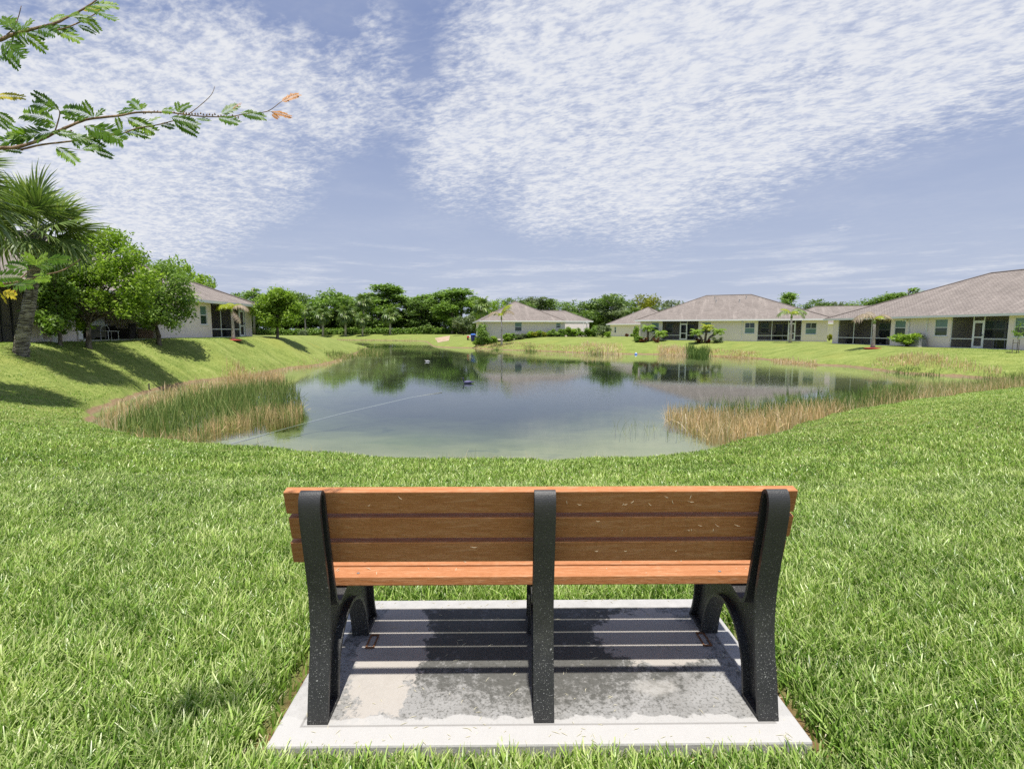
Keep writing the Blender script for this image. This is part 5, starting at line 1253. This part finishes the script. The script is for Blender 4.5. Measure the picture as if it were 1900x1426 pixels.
# ------------------------------------------------------------ things at the right houses
def on_house(h, s_, d_, z=0): q = h.A+h.u*s_+h.n*d_; return Vector((q.x, q.y, h.floor+z))
p = on_house(HR, HR.s_of(1710), -.55); e = empty('air_conditioner', (p.x, p.y, -.02), math.atan2(HR.u.y, HR.u.x), 'grey air conditioner box behind the bright bush at the right house', 'air conditioner')
MB().box((-.42,-.42,0), (.42,.42,.10)).build('pad', M_FLOORC, e, bevel=.01); m = MB()
for k in range(12): m.box((-.38,-.38,.12+k*.055), (.38,.38,.15+k*.055))
m.box((-.35,-.35,.10), (.35,.35,.80)); m.box((-.40,-.40,.79), (.40,.40,.84)); m.build('housing', M_GREY, e); MB().lathe([(.28,.842),(.28,.85),(.05,.87)], 16).build('fan_guard', M_DARKFRAME, e)
def porch_table(p, rz, label):
    e = empty('patio_table', p, rz, label, 'table'); MB().box((-.6,-.4,.70), (.6,.4,.73)).build('tabletop', M_GREY, e, bevel=.005)
    for a in (-1, 1):
        for b in (-1, 1): MB().tube([(a*.52, b*.32, 0), (a*.5, b*.3, .70)], .02, 6).build('leg', M_GREY, e)
porch_table(on_house(HR, HR.s_of(1838), 1.1, .02), .1, 'grey table inside the right porch of the right house')
def porch_chair(h, px, d_, rz, mat, label):
    p = on_house(h, h.s_of(px), d_, .02); e = empty('armchair', p, rz, label, 'chair'); MB().box((-.28,-.28,.30), (.28,.26,.42)).build('seat', mat, e, bevel=.02); MB().box((-.28,.26,.2), (.28,.34,.95)).build('backrest', mat, e, bevel=.04)
    for s_ in (-1, 1): MB().box((s_*.31-.03,-.28,.0), (s_*.31+.03,.30,.60)).build('armrest', mat, e, bevel=.015)
porch_chair(HR, 1557, 1.1, 1.2, M_BLACK, 'black round-backed chair in the left porch of the right house')
porch_chair(HR, 1603, 1.5, -1.2, M_WICK, 'dark chair in the middle of the left porch of the right house')
porch_chair(HL, 452, 1.0, 2.4, M_BLACK, 'dark chair in the screened porch at the end of the left house')
porch_chair(HM, 1440, 1.3, .6, M_WICK, 'dark chair in the right porch of the far porch house')
# security lamps under the eaves
for h_, px, lb in ((HR, 1675, 'small white floodlight under the right house eave'), (HM, 1373, 'small white floodlight under the far porch house eave'), (HC, 1087, 'small white floodlight under the middle house eave')):
    p = on_house(h_, h_.s_of(px), -.10, h_.h-.28); e = empty('floodlight', p, math.atan2(h_.u.y, h_.u.x), lb, 'wall lamp')
    MB().box((-.06,-.02,-.04), (.06,.09,.06)).build('base', M_WHITE, e, bevel=.005)
    for s_ in (-1, 1): MB().tube([(s_*.05,-.02,0), (s_*.12,-.12,-.04), (s_*.15,-.2,-.06)], [.03,.05,.07], 10).build('lamp_head', M_WHITE, e)
# blue bin and white box left of the middle house
p = PY(878, 618, 88); z0 = gz(p.x, 88); e = empty('rubbish_bin', (p.x, 88, z0), 0, 'blue wheeled bin with dark base left of the tall corner shrub', 'bin')
MB().lathe([(.34,0),(.42,.5),(.46,1.05)], 4).build('body', plain('navy_plastic', (.02,.025,.16), .5), e, bevel=.03); MB().lathe([(.50,1.06),(.50,1.12),(.30,1.30)], 4).build('lid', plain('blue_plastic', (.06,.16,.55), .5), e, bevel=.02)
for s_ in (-1, 1): o = MB().lathe([(.13,0),(.13,.06)], 14).build('wheel', M_BLACK, e); o.location = (s_*.3, .35, .13); o.rotation_euler = (0, R(90), 0)
p = PY(872, 618, 90); z0 = gz(p.x, 90); e = empty('utility_cart', (p.x, 90, z0), 0, 'small white cart with a red side beside the blue bin', 'cart')
MB().box((-.5,-.35,.35), (.5,.35,.75)).build('tray', M_WHITE, e, bevel=.03); MB().box((-.5,-.37,.35), (-.1,-.352,.7)).build('side_panel', plain('red_paint', (.5,.04,.03), .5), e)
for a in (-.35, .35):
    o = MB().lathe([(.18,0),(.18,.08)], 14).build('wheel', M_BLACK, e); o.location = (a, -.3, .18); o.rotation_euler = (R(90), 0, 0)
MB().tube([(.5,0,.7), (.85,0,1.05), (.85,.2,1.05)], .02, 6).build('handle', M_BLACK, e)

# ------------------------------------------------------------ on and in the water
def water_bird(px, py, s, rz, body_c, head_c, label, upneck=True):
    p = P(px, py, ZW); e = empty('duck', (p.x, p.y, ZW-.03*s), rz, label, 'duck')
    prof = [(-.34,.10,.01),(-.28,.12,.05),(-.15,.12,.11),(0,.10,.135),(.14,.10,.12),(.22,.12,.08),(.27,.15,.05)]
    m = MB(); m.tube([(x*s, 0, z*s) for x, z, r in prof], [r*s for x, z, r in prof], 12); b = m.build('body', body_c, e, smooth=True)
    nk = [(.23,.14,.045),(.285,.22,.035),(.29,.31,.03),(.30,.38,.042),(.345,.395,.04),(.39,.385,.018)] if upneck else [(.23,.14,.045),(.28,.2,.04),(.31,.24,.045),(.36,.24,.035),(.39,.235,.016)]
    MB().tube([(x*s, 0, z*s) for x, z, r in nk], [r*s for x, z, r in nk], 10).build('head', head_c, e, smooth=True)
    q = nk[-1]; MB().tube([((q[0]-.01)*s, 0, q[1]*s), ((q[0]+.07)*s, 0, (q[1]-.012)*s)], [.014*s, .006*s], 6).build('bill', M_TAN, e)
    MB().tube([(-.32*s,0,.12*s), (-.42*s,0,.17*s)], [.05*s, .01*s], 6).build('tail', body_c, e)
    return e
D_DARK = plain('dark_plumage', (.035,.035,.075), .6, .3, 0, .4, 30); D_PALE = plain('pale_plumage', (.45,.45,.48), .7, .2, 0, .3, 30)
water_bird(868, 711, .78, math.pi+.15, plain('slate_plumage', (.10,.10,.19), .6, .3, 0, .5, 25), D_DARK, 'dark slate duck with raised head swimming in mid pond')
water_bird(793, 671, .62, math.pi, D_PALE, D_PALE, 'small pale grey duck far out on the pond', False)
p = P(1180, 657.5, ZW); e = empty('float', (p.x, p.y, ZW-.05), 0, 'small blue and white float by the far bank', 'float'); MB().lathe([(.05,0),(.17,.05),(.18,.14),(.1,.2)], 14).build('body', plain('blue_foam', (.15,.30,.7), .5), e, smooth=True); MB().lathe([(.10,.19),(.12,.24),(.02,.30)], 12).build('cap', M_WHITE, e, smooth=True)
# pipe lying on the bed and rising to the surface
pp = [P(405, 829, ZW-.06), P(470, 812, ZW-.10), P(560, 787, ZW-.14), P(640, 766, ZW-.16), P(700, 752, ZW-.10), P(760, 738, ZW-.03), P(820, 728, ZW+.005)]
tag(MB().tube(pp, .022, 8).build('pipe', plain('dull_pipe', (.26,.28,.24), .7), None, smooth=True), 'thin pipe lying on the pond bed, running diagonally out from the near left shore', 'pipe')
p = hit(277, 728); tag(MB().tube([(p.x, p.y, p.z-.2), (p.x+.01, p.y, p.z+.38)], .03, 8).build('stake', B_BARK, None), 'short dark wooden stake at the bank edge behind the left reed bed', 'stake')

# dry clippings and bits lying on the slab and on the seat
cb = MB()
for k in range(260):
    if k < 215:
        lx = rnd.uniform(-SW/2+.02, SW/2-.02); ly = rnd.uniform(-SD/2+.01, SD/2-.02) if rnd.random() < .6 else rnd.choice((-1, 1))*(SD/2-abs(rnd.gauss(0, .05))-.005); zz_ = .0012
        if abs(ly) > SD/2-.004: continue
        X_ = sx+lx*math.cos(BYAW)-ly*math.sin(BYAW); Y_ = sy+lx*math.sin(BYAW)+ly*math.cos(BYAW)
    else:
        lx = rnd.uniform(-.85, .85); i_ = rnd.randint(0, 3); X_ = B0.x+lx; Y_ = B0.y+.300+i_*.104+rnd.uniform(-.035, .035); zz_ = .4275
    L = rnd.uniform(.004, .016); a = rnd.uniform(0, 3.14)
    cb.tube([(X_+math.cos(a)*L*q, Y_+math.sin(a)*L*q, zz_+.0015*(1-q*q)) for q in (-1, 0, 1)], [.0004, .0012, .0004], 4)
tag(cb.build('grass_clippings', M_CLIP), 'dry grass clippings scattered over the slab and the seat', 'clippings', kind='stuff')
